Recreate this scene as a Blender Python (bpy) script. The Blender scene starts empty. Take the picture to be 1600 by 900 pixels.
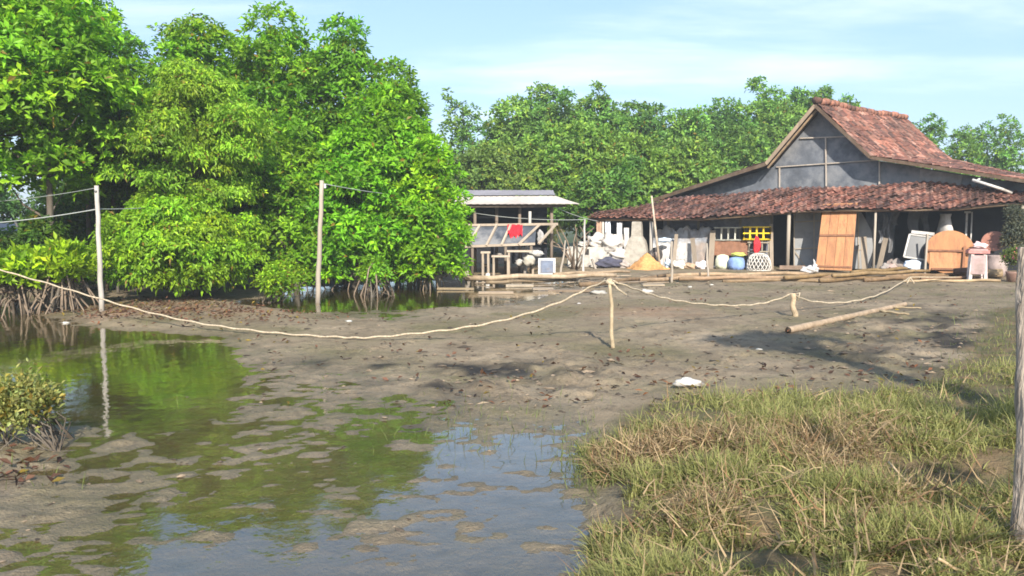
import bpy, math, random
import numpy as np

SC = bpy.context.scene
COL = SC.collection
R = math.radians

# ------------------------------------------------------------------ camera geometry
F = 1256.0; CX = 800.0; CY = 450.0; HZ = 340.0; CAMH = 1.75
PITCH = math.atan((CY - HZ) / F)
cp, sp = math.cos(PITCH), math.sin(PITCH)

def ray(px, py):
    u = (px - CX) / F; v = (CY - py) / F
    return np.array([u, cp + v * sp, -sp + v * cp])

def at(px, py, Y):
    """point at forward distance Y seen at photo pixel px,py"""
    d = ray(px, py); t = Y / d[1]
    return np.array([d[0] * t, Y, CAMH + d[2] * t])

def gnd(px, py, z=0.0):
    d = ray(px, py); t = (z - CAMH) / d[2]
    return np.array([d[0] * t, d[1] * t, z])

def project(X, Y, Z):
    dz = Z - CAMH
    depth = Y * cp - dz * sp
    up = Y * sp + dz * cp
    depth = np.maximum(depth, 0.05)
    return CX + F * X / depth, CY - F * up / depth

# ------------------------------------------------------------------ noise
def _hash(ix, iy, seed):
    h = (ix.astype(np.int64) * 374761393 + iy.astype(np.int64) * 668265263 + seed * 974634777) & 0xffffffff
    h = ((h ^ (h >> 13)) * 1274126177) & 0xffffffff
    h = h ^ (h >> 16)
    return (h & 0xffff) / 65535.0

def vnoise(x, y, seed=0):
    x = np.asarray(x, float); y = np.asarray(y, float)
    x0 = np.floor(x); y0 = np.floor(y)
    fx = x - x0; fy = y - y0
    fx = fx * fx * (3 - 2 * fx); fy = fy * fy * (3 - 2 * fy)
    a = _hash(x0, y0, seed); b = _hash(x0 + 1, y0, seed)
    c = _hash(x0, y0 + 1, seed); d = _hash(x0 + 1, y0 + 1, seed)
    return (a * (1 - fx) + b * fx) * (1 - fy) + (c * (1 - fx) + d * fx) * fy

def fbm(x, y, seed=0, octv=4):
    s = 0; a = 1; t = 0
    for i in range(octv):
        s = s + a * vnoise(x * 2 ** i + 17.3 * i, y * 2 ** i - 9.1 * i, seed + i); t += a; a *= 0.5
    return s / t * 2 - 1

def sstep(a, b, x):
    t = np.clip((x - a) / (b - a), 0, 1)
    return t * t * (3 - 2 * t)

# ------------------------------------------------------------------ mesh builder
class MB:
    def __init__(self):
        self.v = []; self.f = []; self.c = []; self.sm = []
    def add(self, verts, faces, col=(1, 1, 1), smooth=False):
        o = len(self.v)
        self.v.extend([tuple(map(float, p)) for p in verts])
        self.f.extend([tuple(i + o for i in f) for f in faces])
        if len(col) == len(verts) and not isinstance(col[0], (int, float)):
            self.c.extend(col)
        else:
            self.c.extend([tuple(col)] * len(verts))
        self.sm.extend([smooth] * len(faces))
        return self
    def hexa(self, p, col=(1, 1, 1)):
        """p: 8 points, bottom 4 then top 4 (same winding)"""
        return self.add(p, [(3, 2, 1, 0), (4, 5, 6, 7), (0, 1, 5, 4), (1, 2, 6, 5), (2, 3, 7, 6), (3, 0, 4, 7)], col)
    def box(self, c, size, rz=0.0, col=(1, 1, 1), tilt=0.0, roll=0.0):
        sx, sy, sz = [s / 2 for s in size]
        pts = np.array([[-sx, -sy, -sz], [sx, -sy, -sz], [sx, sy, -sz], [-sx, sy, -sz],
                        [-sx, -sy, sz], [sx, -sy, sz], [sx, sy, sz], [-sx, sy, sz]])
        pts = pts @ rot(tilt, roll, rz).T + np.array(c)
        return self.hexa(pts, col)
    def slab(self, poly, thick, col=(1, 1, 1)):
        """flat polygon (3-D points) extruded by thick along its normal, centred"""
        P = np.array(poly, float); n = np.zeros(3)
        for i in range(len(P)):
            n += np.cross(P[i] - P[0], P[(i + 1) % len(P)] - P[0])
        n /= np.linalg.norm(n)
        a = P - n * thick / 2; b = P + n * thick / 2; k = len(P)
        fs = [tuple(range(k))[::-1], tuple(range(k, 2 * k))]
        fs += [(i, (i + 1) % k, k + (i + 1) % k, k + i) for i in range(k)]
        return self.add(np.vstack([a, b]), fs, col)
    def bar(self, a, b, w, h=None, col=(1, 1, 1), up=(0, 0, 1)):
        a = np.array(a, float); b = np.array(b, float); h = h or w
        d = b - a; d /= np.linalg.norm(d)
        u = np.array(up, float)
        if abs(d @ u) > 0.95: u = np.array([0.0, 1.0, 0.0])
        s = np.cross(d, u); s /= np.linalg.norm(s); t = np.cross(s, d)
        q = [-s * w / 2 - t * h / 2, s * w / 2 - t * h / 2, s * w / 2 + t * h / 2, -s * w / 2 + t * h / 2]
        return self.hexa([a + k for k in q] + [b + k for k in q], col)
    def tube(self, pts, rad, n=7, col=(1, 1, 1), cap=True, smooth=True):
        P = [np.array(p, float) for p in pts]
        if np.isscalar(rad): rad = [rad] * len(P)
        V = []; ref = np.array([0.13, 0.31, 0.94]); s = None
        for i, p in enumerate(P):
            d = P[min(i + 1, len(P) - 1)] - P[max(i - 1, 0)]
            L = np.linalg.norm(d); d = d / L if L > 1e-9 else np.array([0, 0, 1.0])
            if s is None:
                r0 = ref if abs(d @ ref) < 0.9 else np.array([1.0, 0, 0])
                s = np.cross(d, r0)
            else:
                s = s - d * (s @ d)
            s = s / np.linalg.norm(s); t = np.cross(d, s)
            for k in range(n):
                a = 2 * math.pi * k / n
                V.append(p + (s * math.cos(a) + t * math.sin(a)) * rad[i])
        fs = []
        for i in range(len(P) - 1):
            for k in range(n):
                k2 = (k + 1) % n
                fs.append((i * n + k, i * n + k2, (i + 1) * n + k2, (i + 1) * n + k))
        if cap:
            fs.append(tuple(range(n))[::-1]); fs.append(tuple((len(P) - 1) * n + k for k in range(n)))
        return self.add(V, fs, col, smooth)
    def lathe(self, base, prof, n=16, axis=(0, 0, 1), col=(1, 1, 1), smooth=True, squash=1.0, noise=0.0, seed=0):
        """prof: list of (radius, height)"""
        rs = random.Random(seed)
        ax = np.array(axis, float); ax /= np.linalg.norm(ax)
        r0 = np.array([1.0, 0, 0]) if abs(ax[0]) < 0.8 else np.array([0, 1.0, 0])
        s = np.cross(ax, r0); s /= np.linalg.norm(s); t = np.cross(s, ax)
        V = []; b = np.array(base, float)
        for r, h in prof:
            for k in range(n):
                a = 2 * math.pi * k / n; rr = r * (1 + noise * rs.uniform(-1, 1))
                V.append(b + ax * h + s * math.cos(a) * rr + t * math.sin(a) * rr * squash)
        fs = []
        for i in range(len(prof) - 1):
            for k in range(n):
                k2 = (k + 1) % n
                fs.append((i * n + k, i * n + k2, (i + 1) * n + k2, (i + 1) * n + k))
        fs.append(tuple(range(n))[::-1]); fs.append(tuple((len(prof) - 1) * n + k for k in range(n)))
        return self.add(V, fs, col, smooth)
    def blob(self, c, r, seed=0, amp=0.18, n=14, m=9, col=(1, 1, 1), smooth=True):
        rs = np.random.default_rng(seed); V = []; c = np.array(c, float)
        ph = rs.uniform(0, 6.28, 6)
        for i in range(m + 1):
            th = math.pi * i / m
            for k in range(n):
                a = 2 * math.pi * k / n
                d = np.array([math.sin(th) * math.cos(a), math.sin(th) * math.sin(a), math.cos(th)])
                w = 1 + amp * (math.sin(3 * d[0] + ph[0]) * math.sin(4 * d[1] + ph[1]) + 0.6 * math.sin(7 * d[2] + 5 * d[0] + ph[2]) + 0.4 * math.sin(9 * d[1] - 6 * d[2] + ph[3]))
                V.append(c + d * np.array(r) * w)
        fs = []
        for i in range(m):
            for k in range(n):
                k2 = (k + 1) % n
                fs.append((i * n + k, (i + 1) * n + k, (i + 1) * n + k2, i * n + k2))
        return self.add(V, fs, col, smooth)
    def sheet(self, grid, col=(1, 1, 1), thick=0.0, smooth=True):
        """grid[i][j] of points"""
        G = np.array(grid, float); a, b = G.shape[:2]
        V = G.reshape(-1, 3); fs = []
        for i in range(a - 1):
            for j in range(b - 1):
                fs.append((i * b + j, i * b + j + 1, (i + 1) * b + j + 1, (i + 1) * b + j))
        self.add(V, fs, col, smooth)
        return self
    def build(self, name, mat, parent=None):
        return mesh_obj(name, self.v, self.f, mat, parent, self.c, self.sm)

def rot(tx, ty, tz):
    a, b, c = math.cos(tx), math.cos(ty), math.cos(tz)
    d, e, f = math.sin(tx), math.sin(ty), math.sin(tz)
    Rx = np.array([[1, 0, 0], [0, a, -d], [0, d, a]])
    Ry = np.array([[b, 0, e], [0, 1, 0], [-e, 0, b]])
    Rz = np.array([[c, -f, 0], [f, c, 0], [0, 0, 1]])
    return Rz @ Ry @ Rx

def root_loc(p):
    l = np.zeros(3)
    while p is not None:
        l = l + np.array(p.location); p = p.parent
    return l

def mesh_obj(name, V, Fs, mat, parent=None, cols=None, smooth=None, origin=None):
    V = np.asarray(V, float)
    if parent is not None:
        off = root_loc(parent)
    else:
        if origin is None:
            lo = V.min(0); hi = V.max(0)
            origin = np.array([(lo[0] + hi[0]) / 2, (lo[1] + hi[1]) / 2, lo[2]])
        off = np.array(origin)
    me = bpy.data.meshes.new(name)
    if isinstance(Fs, np.ndarray):
        k = Fs.shape[1]; nf = len(Fs)
        me.vertices.add(len(V)); me.vertices.foreach_set('co', (V - off).astype(np.float32).ravel())
        me.loops.add(nf * k); me.loops.foreach_set('vertex_index', Fs.astype(np.int32).ravel())
        me.polygons.add(nf)
        me.polygons.foreach_set('loop_start', np.arange(0, nf * k, k, dtype=np.int32))
        me.update(calc_edges=True)
    else:
        me.from_pydata([tuple(p) for p in (V - off)], [], Fs)
    if cols is not None:
        at_ = me.color_attributes.new('Col', 'FLOAT_COLOR', 'POINT')
        c = np.ones((len(V), 4), np.float32); c[:, :3] = np.asarray(cols, np.float32)
        at_.data.foreach_set('color', c.ravel())
    if smooth is not None:
        if isinstance(smooth, bool): smooth = [smooth] * len(me.polygons)
        me.polygons.foreach_set('use_smooth', smooth)
    me.materials.append(mat)
    o = bpy.data.objects.new(name, me); COL.objects.link(o)
    if parent is not None: o.parent = parent
    else: o.location = off
    return o

def thing(name, loc, label, cat, group=None):
    o = bpy.data.objects.new(name, None); COL.objects.link(o)
    o.location = tuple(map(float, loc)); o.empty_display_size = 0.2
    o['label'] = label; o['category'] = cat
    if group: o['group'] = group
    return o

def tag(o, label, cat, group=None):
    o['label'] = label; o['category'] = cat
    if group: o['group'] = group
    return o

def kind(o, k):
    o['kind'] = k; return o

# ------------------------------------------------------------------ materials
def new_mat(name):
    m = bpy.data.materials.new(name); m.use_nodes = True
    nt = m.node_tree; nt.nodes.clear()
    return m, nt

class N:
    def __init__(self, nt): self.nt = nt
    def n(self, t, **kw):
        x = self.nt.nodes.new(t)
        for k, v in kw.items():
            if k.startswith('i_'):
                pass
            else: setattr(x, k, v)
        return x
    def l(self, a, b): self.nt.links.new(a, b)

def ramp(nd, stops):
    e = nd.color_ramp.elements
    while len(e) < len(stops): e.new(0.5)
    for i, (p, c) in enumerate(stops):
        e[i].position = p
        e[i].color = (c[0], c[1], c[2], 1) if not np.isscalar(c) else (c, c, c, 1)

def surf(name, base, var=0.35, scale=3.0, rough=0.8, stain=None, stain_scale=1.2, stain_amt=0.5, bump=0.3, bump_scale=25,
         stretch=(1, 1, 1), attr=False, spec=0.3, detail=6):
    """procedural surface: base colour (times the per-point colour when attr), mottled and stained by noise"""
    m, nt = new_mat(name); g = N(nt)
    out = g.n('ShaderNodeOutputMaterial'); b = g.n('ShaderNodeBsdfPrincipled')
    g.l(b.outputs[0], out.inputs[0])
    geo = g.n('ShaderNodeTexCoord'); mp = g.n('ShaderNodeMapping'); mp.inputs['Scale'].default_value = stretch
    g.l(geo.outputs['Object'], mp.inputs[0])
    no = g.n('ShaderNodeTexNoise'); no.inputs['Scale'].default_value = scale; no.inputs['Detail'].default_value = detail
    no.inputs['Roughness'].default_value = 0.65
    g.l(mp.outputs[0], no.inputs[0])
    mr = g.n('ShaderNodeMapRange'); mr.inputs[1].default_value = 0.3; mr.inputs[2].default_value = 0.7
    mr.inputs[3].default_value = 1 - var; mr.inputs[4].default_value = 1 + var
    g.l(no.outputs[0], mr.inputs[0])
    mul = g.n('ShaderNodeVectorMath', operation='SCALE')
    if attr:
        at_ = g.n('ShaderNodeAttribute'); at_.attribute_name = 'Col'
        m2 = g.n('ShaderNodeVectorMath', operation='MULTIPLY'); m2.inputs[1].default_value = base
        g.l(at_.outputs['Color'], m2.inputs[0]); g.l(m2.outputs[0], mul.inputs[0])
    else:
        mul.inputs[0].default_value = base
    g.l(mr.outputs[0], mul.inputs['Scale'])
    last = mul.outputs[0]
    if stain:
        n2 = g.n('ShaderNodeTexNoise'); n2.inputs['Scale'].default_value = stain_scale; n2.inputs['Detail'].default_value = 7
        n2.inputs['Roughness'].default_value = 0.7
        g.l(mp.outputs[0], n2.inputs[0])
        m3 = g.n('ShaderNodeMapRange'); m3.inputs[1].default_value = 0.47; m3.inputs[2].default_value = 0.62
        m3.inputs[3].default_value = 0; m3.inputs[4].default_value = stain_amt
        g.l(n2.outputs[0], m3.inputs[0])
        mx = g.n('ShaderNodeMix', data_type='RGBA')
        g.l(m3.outputs[0], mx.inputs['Factor']); g.l(last, mx.inputs['A']); mx.inputs['B'].default_value = (*stain, 1)
        last = mx.outputs['Result']
    g.l(last, b.inputs['Base Color'])
    b.inputs['Roughness'].default_value = rough
    b.inputs['Specular IOR Level'].default_value = spec
    if bump:
        n3 = g.n('ShaderNodeTexNoise'); n3.inputs['Scale'].default_value = bump_scale; n3.inputs['Detail'].default_value = 5
        g.l(mp.outputs[0], n3.inputs[0])
        bp = g.n('ShaderNodeBump'); bp.inputs['Strength'].default_value = bump; bp.inputs['Distance'].default_value = 0.02
        g.l(n3.outputs[0], bp.inputs['Height']); g.l(bp.outputs[0], b.inputs['Normal'])
    return m

def leaf_mat(name, tint=(1, 1, 1), rough=0.5, transl=0.40, spec=0.25):
    m, nt = new_mat(name); g = N(nt)
    out = g.n('ShaderNodeOutputMaterial'); b = g.n('ShaderNodeBsdfPrincipled')
    at_ = g.n('ShaderNodeAttribute'); at_.attribute_name = 'Col'
    m2 = g.n('ShaderNodeVectorMath', operation='MULTIPLY'); m2.inputs[1].default_value = tint
    g.l(at_.outputs['Color'], m2.inputs[0])
    g.l(m2.outputs[0], b.inputs['Base Color'])
    b.inputs['Roughness'].default_value = rough; b.inputs['Specular IOR Level'].default_value = spec
    tr = g.n('ShaderNodeBsdfTranslucent')
    m3 = g.n('ShaderNodeVectorMath', operation='MULTIPLY'); m3.inputs[1].default_value = (1.25, 1.3, 0.6)
    g.l(m2.outputs[0], m3.inputs[0]); g.l(m3.outputs[0], tr.inputs[0])
    mx = g.n('ShaderNodeMixShader'); mx.inputs[0].default_value = transl
    g.l(b.outputs[0], mx.inputs[1]); g.l(tr.outputs[0], mx.inputs[2]); g.l(mx.outputs[0], out.inputs[0])
    return m

M = {}
M['bark'] = surf('bark', (0.095, 0.075, 0.055), 0.45, 6, 0.9, stain=(0.22, 0.20, 0.17), stretch=(1, 1, 0.3), bump=0.6)
M['root'] = surf('root_bark', (0.22, 0.165, 0.12), 0.4, 6, 0.9, stain=(0.10, 0.075, 0.05), bump=0.4)
M['bamboo'] = surf('dry_bamboo', (0.34, 0.27, 0.19), 0.4, 6, 0.7, stain=(0.20, 0.14, 0.08), stain_amt=0.6, bump=0.15, attr=True)
M['greywood'] = surf('weathered_wood', (0.36, 0.31, 0.25), 0.3, 5, 0.85, stain=(0.16, 0.125, 0.09), stain_scale=2.5, stretch=(1, 1, 0.25), bump=0.4, attr=True)
M['pole'] = surf('pale_pole', (0.42, 0.39, 0.345), 0.3, 6, 0.8, stain=(0.25, 0.21, 0.17), stain_scale=3, stretch=(1, 1, 0.3), bump=0.3)
M['rope'] = surf('straw_rope', (0.43, 0.355, 0.25), 0.4, 30, 0.85, bump=0.5, bump_scale=60)
M['plank'] = surf('orange_board', (0.40, 0.185, 0.075), 0.22, 2.5, 0.6, stain=(0.24, 0.10, 0.045), stain_scale=1.3, stain_amt=0.75, stretch=(7, 7, 0.7), bump=0.15, attr=True)
M['net'] = surf('grey_shade_cloth', (0.125, 0.132, 0.142), 0.38, 1.6, 0.9, stain=(0.26, 0.255, 0.25), stain_scale=0.8, stain_amt=0.7, bump=0.9, bump_scale=4, attr=True)
M['dark'] = surf('interior_shade', (0.022, 0.023, 0.028), 0.3, 3, 0.95, bump=0.2)  # near-black base colour, indoor shade put into it
M['tile'] = surf('clay_tile', (1, 1, 1), 0.25, 9, 0.85, stain=(0.055, 0.034, 0.028), stain_scale=1.1, stain_amt=0.75, bump=0.3, attr=True)
M['white'] = surf('dirty_white', (0.54, 0.52, 0.49), 0.25, 4, 0.8, stain=(0.28, 0.25, 0.22), stain_scale=2.6, stain_amt=0.8, bump=0.8, bump_scale=9, attr=True)
M['plaster'] = surf('worn_whitewash', (0.66, 0.64, 0.61), 0.22, 5, 0.85, stain=(0.26, 0.235, 0.22), stain_scale=2.6, stain_amt=0.9, bump=0.9, bump_scale=9, attr=True)
M['concrete'] = surf('rough_concrete', (0.36, 0.33, 0.28), 0.25, 5, 0.9, stain=(0.22, 0.19, 0.15), stain_scale=2, bump=0.6)
M['sheetlight'] = surf('pale_roof_sheet', (0.50, 0.44, 0.38), 0.12, 1.5, 0.7, stain=(0.34, 0.29, 0.25), stain_scale=0.9, bump=0.2)
M['sheetgrey'] = surf('grey_roof_sheet', (0.25, 0.235, 0.25), 0.15, 1.5, 0.7, stain=(0.16, 0.15, 0.15), stain_scale=0.9, bump=0.2)
M['plain'] = surf('painted', (1, 1, 1), 0.25, 6, 0.65, stain=(0.20, 0.16, 0.12), stain_scale=4, stain_amt=0.45, bump=0.25, attr=True)
M['cloth'] = surf('cloth', (1, 1, 1), 0.32, 5, 0.9, bump=0.9, bump_scale=9, attr=True)
M['husk'] = surf('husk_heap', (0.55, 0.29, 0.11), 0.35, 14, 0.95, stain=(0.30, 0.14, 0.05), stain_scale=4, bump=1.0, bump_scale=30)
M['glass'] = surf('dark_screen', (0.03, 0.034, 0.04), 0.2, 2, 0.25, bump=0.0, spec=0.5, attr=False)
M['leaf'] = leaf_mat('mangrove_leaf', (1.12, 1.02, 1.0))
M['leaffar'] = leaf_mat('far_leaf', transl=0.3)
M['grass'] = leaf_mat('grass_blade', rough=0.7, transl=0.3, spec=0.15)
# ------------------------------------------------------------------ ground, one sheet to the horizon
PXS = np.array([-500, -100, 0, 100, 200, 300, 400, 500, 600, 700, 800, 900, 1000, 1100, 1250, 1400, 1500, 1600, 2000], float)
PYS = np.array([405, 420, 432, 445, 460, 475, 488, 505, 530, 560, 600, 640, 680, 720, 770, 830, 900, 1000], float)
ELEV = np.array([
 # -500 -100  0  100  200  300  400  500  600  700  800  900 1000 1100 1250 1400 1500 1600 2000
 [ 12,  12, 12,  12,  12,  12,  12,  12,  12,  12,  14,  15,  15,  15,  15,  15,  15,  15,  15],   # 405
 [ 10,  10, 10,  10,  10,  10,  10,  10,  10,   8,  12,  15,  15,  15,  15,  15,  15,  15,  15],   # 420
 [  8,   8,  8,   8,   8,   8,   8,   6,   4,   2,   3,  10,  13,  13,  13,  14,  15,  15,  15],   # 432
 [  6,   6,  6,   6,   6,   6,   6,   2,  -2,  -6,  -7,  -2,   5,   6,   6,   7,   8,  10,  12],   # 445
 [  4,   4,  5,   5,   5,   4,   2,  -4,  -7,  -8,  -7,   2,   4,   5,   5,   6,   7,   9,  12],   # 460
 [  2,   2,  3,   4,   6,   6,  -4,  -7,  -7,  -5,   0,   4,   4,   5,   5,   6,   7,   9,  12],   # 475
 [ -5,  -5, -4,   2,   8,   9,   5,   1,  -1,   2,   4,   4,   4,   5,   5,   6,   7,   9,  12],   # 488
 [ -8,  -8, -8,   0,   7,   7,   5,   4,   4,   4,   4,   4,   4,   5,   5,   6,   7,  10,  12],   # 505
 [ -8,  -8, -8,  -7,  -5,  -3,   3,   4,   4,   4,   4,   4,   4,   5,   5,   6,   7,  10,  12],   # 530
 [ -8,  -8, -8,  -9,  -9,  -8, 0.6, 1.6,   3,   4,   4,   4,   4,   4,   5,   6,   7,  10,  12],   # 560
 [ -4,  -5, -6,  -9,  -9,  -6, 0.2, 0.9, 1.6,   4,   4,   4,   4,   4,   5,   6,   8,  10,  12],   # 600
 [  0,   0, -3,  -8,  -6, -.6, 0.1, 0.2, 0.2, 1.2,   3,   3,   5,   8,  10,  12,  12,  12,  14],   # 640
 [  4,   3,  2, 0.2,-.3, 0.1, 0.2, 0.0, -0.8, -.6,-0.1, .5,   8,  14,  16,  16,  16,  16,  16],   # 680
 [  4,   3,1.8, 0.6,  0.4, 0.0, 0.1,-.3, -1.6,-1.5, -1.0,-.6,  12,  18,  20,  18,  18,  20,  20],   # 720
 [  3,   2,1.2,  0.5, .2,-.1, -.2,-.8,-1.2, -1.1,-0.8,-.6,  14,  20,  22,  22,  22,  22,  22],   # 770
 [  2,   1,0.6, 0.3, 0.0,-.3, -.9,-.9,-.1,  -.4, -0.8,-.5,  16,  22,  25,  25,  25,  25,  25],    # 830
 [  1,   1,0.4,-0.3,-.5,-.8,-1.5,-.9,-.2,  -.6, -.8, 0,  18,  25,  28,  28,  28,  28,  28],    # 900
 [ -1,  -1, -2,  -2,  -2,  -2,  -2,  -2,  -1,  -1,  -1,  3,  20,  26,  30,  30,  30,  30,  30],    # 1000
], float)

def interp2(px, py):
    # interpolate on log-depth rows so that steps are even on the ground
    lp = np.log(np.maximum(py - HZ, 8.0)); lr = np.log(PYS - HZ)
    ix = np.clip(np.searchsorted(PXS, px) - 1, 0, len(PXS) - 2)
    iy = np.clip(np.searchsorted(lr, lp) - 1, 0, len(lr) - 2)
    fx = np.clip((px - PXS[ix]) / (PXS[ix + 1] - PXS[ix]), 0, 1); fy = np.clip((lp - lr[iy]) / (lr[iy + 1] - lr[iy]), 0, 1)
    fx = fx * fx * (3 - 2 * fx); fy = fy * fy * (3 - 2 * fy)
    E = ELEV
    return ((E[iy, ix] * (1 - fx) + E[iy, ix + 1] * fx) * (1 - fy) + (E[iy + 1, ix] * (1 - fx) + E[iy + 1, ix + 1] * fx) * fy) / 100.0

def seg_dist(X, Y, pts):
    best = np.full(np.shape(X), 1e9)
    for (a, b) in zip(pts[:-1], pts[1:]):
        ax, ay = a[:2]; bx, by = b[:2]
        dx, dy = bx - ax, by - ay; L = dx * dx + dy * dy
        t = np.clip(((X - ax) * dx + (Y - ay) * dy) / L, 0, 1)
        best = np.minimum(best, np.hypot(X - ax - t * dx, Y - ay - t * dy))
    return best

CHANNEL = [gnd(1195, 537), gnd(1240, 533), gnd(1290, 556), gnd(1330, 578), gnd(1400, 600), gnd(1470, 612)]
GRASS_EDGE_PX = np.array([(930, 1000), (900, 900), (912, 850), (985, 790), (930, 750), (915, 705), (955, 660), (1000, 638), (1080, 632), (1200, 622),
                          (1310, 632), (1390, 618), (1440, 605), (1490, 570), (1530, 530), (1540, 495), (1600, 478), (1800, 470), (2600, 470)], float)
_edge = [gnd(x, y) for x, y in GRASS_EDGE_PX]
GRASS_POLY = np.array([(p[0], p[1]) for p in _edge] + [(40, 14), (40, -6), (0.4, -6)])

def inside(X, Y, poly):
    c = np.zeros(np.shape(X), bool); n = len(poly)
    for i in range(n):
        x1, y1 = poly[i]; x2, y2 = poly[(i + 1) % n]
        if y1 == y2: continue
        c ^= ((y1 > Y) != (y2 > Y)) & (X < (x2 - x1) * (Y - y1) / (y2 - y1) + x1)
    return c

def grass_field(X, Y):
    """>0 inside the grassy bank, metres from its edge"""
    d = seg_dist(X, Y, _edge)
    return np.where(inside(X, Y, GRASS_POLY), d, -d)

HOLLOWS = [(*gnd(1475, 745, 0.2)[:2], 0.60, 0.42, 0.20), (*gnd(1180, 868, .2)[:2], 0.25, 0.12, 0.10), (*gnd(1560, 640, .1)[:2], .5, .3, .08)]

_dr = random.Random(12)
DENTS = []
for (x0, y0, x1, y1, n_) in [(700, 600, 1230, 470, 16), (1000, 610, 1420, 470, 16), (520, 560, 900, 480, 12), (880, 640, 1000, 500, 9), (1480, 600, 1300, 460, 14), (300, 510, 700, 520, 8)]:
    a_, b_ = gnd(x0, y0), gnd(x1, y1)          # trails of old footprints
    for k in range(n_):
        t = (k + .5) / n_; q = a_ * (1 - t) + b_ * t; an = math.atan2(b_[1] - a_[1], b_[0] - a_[0])
        DENTS.append((q[0] + _dr.gauss(0, .12) + .09 * (-1) ** k, q[1] + _dr.gauss(0, .12), an + _dr.gauss(0, .25), .13 * _dr.uniform(.85, 1.2)))
for k in range(60):
    q = gnd(_dr.uniform(250, 1500), _dr.uniform(465, 640)); DENTS.append((q[0], q[1], _dr.uniform(0, 3), _dr.uniform(.05, .14)))

def height(X, Y):
    X = np.asarray(X, float); Y = np.asarray(Y, float)
    Yc = np.maximum(Y, 3.2)
    px, py = project(X, Yc, np.zeros_like(X))
    # wobble the table lookup so that its cells do not show
    wx = fbm(X * 0.9, Y * 0.9, 5, 3) * 26; wy = fbm(X * 0.8 + 40, Y * 0.8, 9, 3) * np.clip((py - HZ) * 0.07, 0, 22)
    h = interp2(px + wx, py + wy)
    near = np.exp(-np.maximum(Y - 14, 0) / 12.0)
    h = h - 0.0028 * np.exp(-(((px - 330) / 330) ** 4 + ((py - 790) / 170) ** 4))
    wet = np.exp(-(h / 0.03) ** 2)
    h = h + (fbm(X * 2.0, Y * 2.0, 21, 3) * 0.008 * (0.5 + 0.8 * wet) + (fbm(X * 4.6, Y * 6.5, 33, 3) * 0.015 + fbm(X * 10, Y * 15, 37, 2) * 0.013) * (0.35 + 1.05 * wet)) * near
    # trodden, clotted mud
    ch = np.exp(-(((px - 830) / 160) ** 2 + ((py - 600) / 28) ** 2)) + 1.0 * np.exp(-(((px - 1430) / 190) ** 2 + ((py - 535) / 55) ** 2)) \
        + 0.5 * np.exp(-(((px - 250) / 150) ** 2 + ((py - 492) / 14) ** 2)) + 0.5 * np.exp(-(((px - 900) / 500) ** 2 + ((py - 455) / 12) ** 2)) + .45 * np.exp(-(((px - 1000) / 300) ** 2 + ((py - 560) / 60) ** 2))
    cl = np.maximum(fbm(X * 3.6, Y * 3.6, 55, 4), -0.15)
    h = h + (0.12 + ch) * cl * 0.095 * np.exp(-np.maximum(Y - 30, 0))
    d = seg_dist(X, Y, CHANNEL)
    h = h - 0.012 * np.exp(-(d / 0.17) ** 2)
    g = grass_field(X, Y)
    h = h + sstep(0, 0.8, g) * (0.03 + 0.03 * fbm(X * 1.7, Y * 1.7, 77, 3))
    for hx, hy, rx, ry, dep in HOLLOWS:
        h = h - dep * np.exp(-(((X - hx) / rx) ** 2 + ((Y - hy) / ry) ** 2))
    for fx, fy, fa, fl in DENTS:
        dx = X - fx; dy = Y - fy; m = (np.abs(dx) < .4) & (np.abs(dy) < .4)
        if not np.any(m): continue
        u = (dx * math.cos(fa) + dy * math.sin(fa)) / fl; v = (-dx * math.sin(fa) + dy * math.cos(fa)) / (fl * .45); r2 = u * u + v * v
        h = h + np.where(m, -0.032 * np.exp(-r2 ** 2) + 0.016 * np.exp(-((r2 - 1.9) / .8) ** 2), 0)
    far = sstep(34, 60, np.hypot(X, Y))
    h = h * (1 - far) + 0.10 * far
    return h

def hz(X, Y):
    return float(height(np.array([X]), np.array([Y]))[0])

def on_ground(px, py):
    """ground point under a photo pixel (a few fixed-point steps)"""
    z = 0.03
    for _ in range(6):
        p = gnd(px, py, z); z = hz(p[0], p[1])
    return np.array([p[0], p[1], z])

def outward(lo, hi, core, r=1.35, far=2500):
    a = [core[0]]; s = core[1] - core[0]
    while a[-1] > -far: s *= r; a.append(a[-1] - s)
    b = [core[-1]]; s = core[-1] - core[-2]
    while b[-1] < far: s *= r; b.append(b[-1] + s)
    return np.array(a[:0:-1] + list(core) + b[1:])

xs = outward(0, 0, np.linspace(-13, 15, 680))
yc = [2.6]
while yc[-1] < 32: yc.append(yc[-1] + max(0.03, yc[-1] * 0.0055))
ys = outward(0, 0, np.array(yc))
GX, GY = np.meshgrid(xs, ys)
GZ = height(GX, GY)
ny, nx = GX.shape
idx = np.arange(ny * nx).reshape(ny, nx)
quads = np.stack([idx[:-1, :-1], idx[:-1, 1:], idx[1:, 1:], idx[1:, :-1]], -1).reshape(-1, 4)
gp, gq = project(GX, np.maximum(GY, 3.2), np.zeros_like(GX))
bank = sstep(-0.10, 0.25, grass_field(GX, GY) + 0.12 * fbm(GX * 3, GY * 3, 3, 3))
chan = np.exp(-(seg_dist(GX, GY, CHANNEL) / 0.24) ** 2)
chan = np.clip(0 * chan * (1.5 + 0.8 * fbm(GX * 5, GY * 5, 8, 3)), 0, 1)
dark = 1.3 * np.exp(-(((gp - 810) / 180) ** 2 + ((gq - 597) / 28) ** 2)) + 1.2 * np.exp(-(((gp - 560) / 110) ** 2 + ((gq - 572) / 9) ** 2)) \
    + 0.95 * np.exp(-(((gp - 1440) / 190) ** 2 + ((gq - 540) / 55) ** 2)) + 0.75 * np.exp(-(((gp - 620) / 70) ** 2 + ((gq - 690) / 55) ** 2))  # last term puts the tree's dark reflection into the pond floor colour
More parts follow.
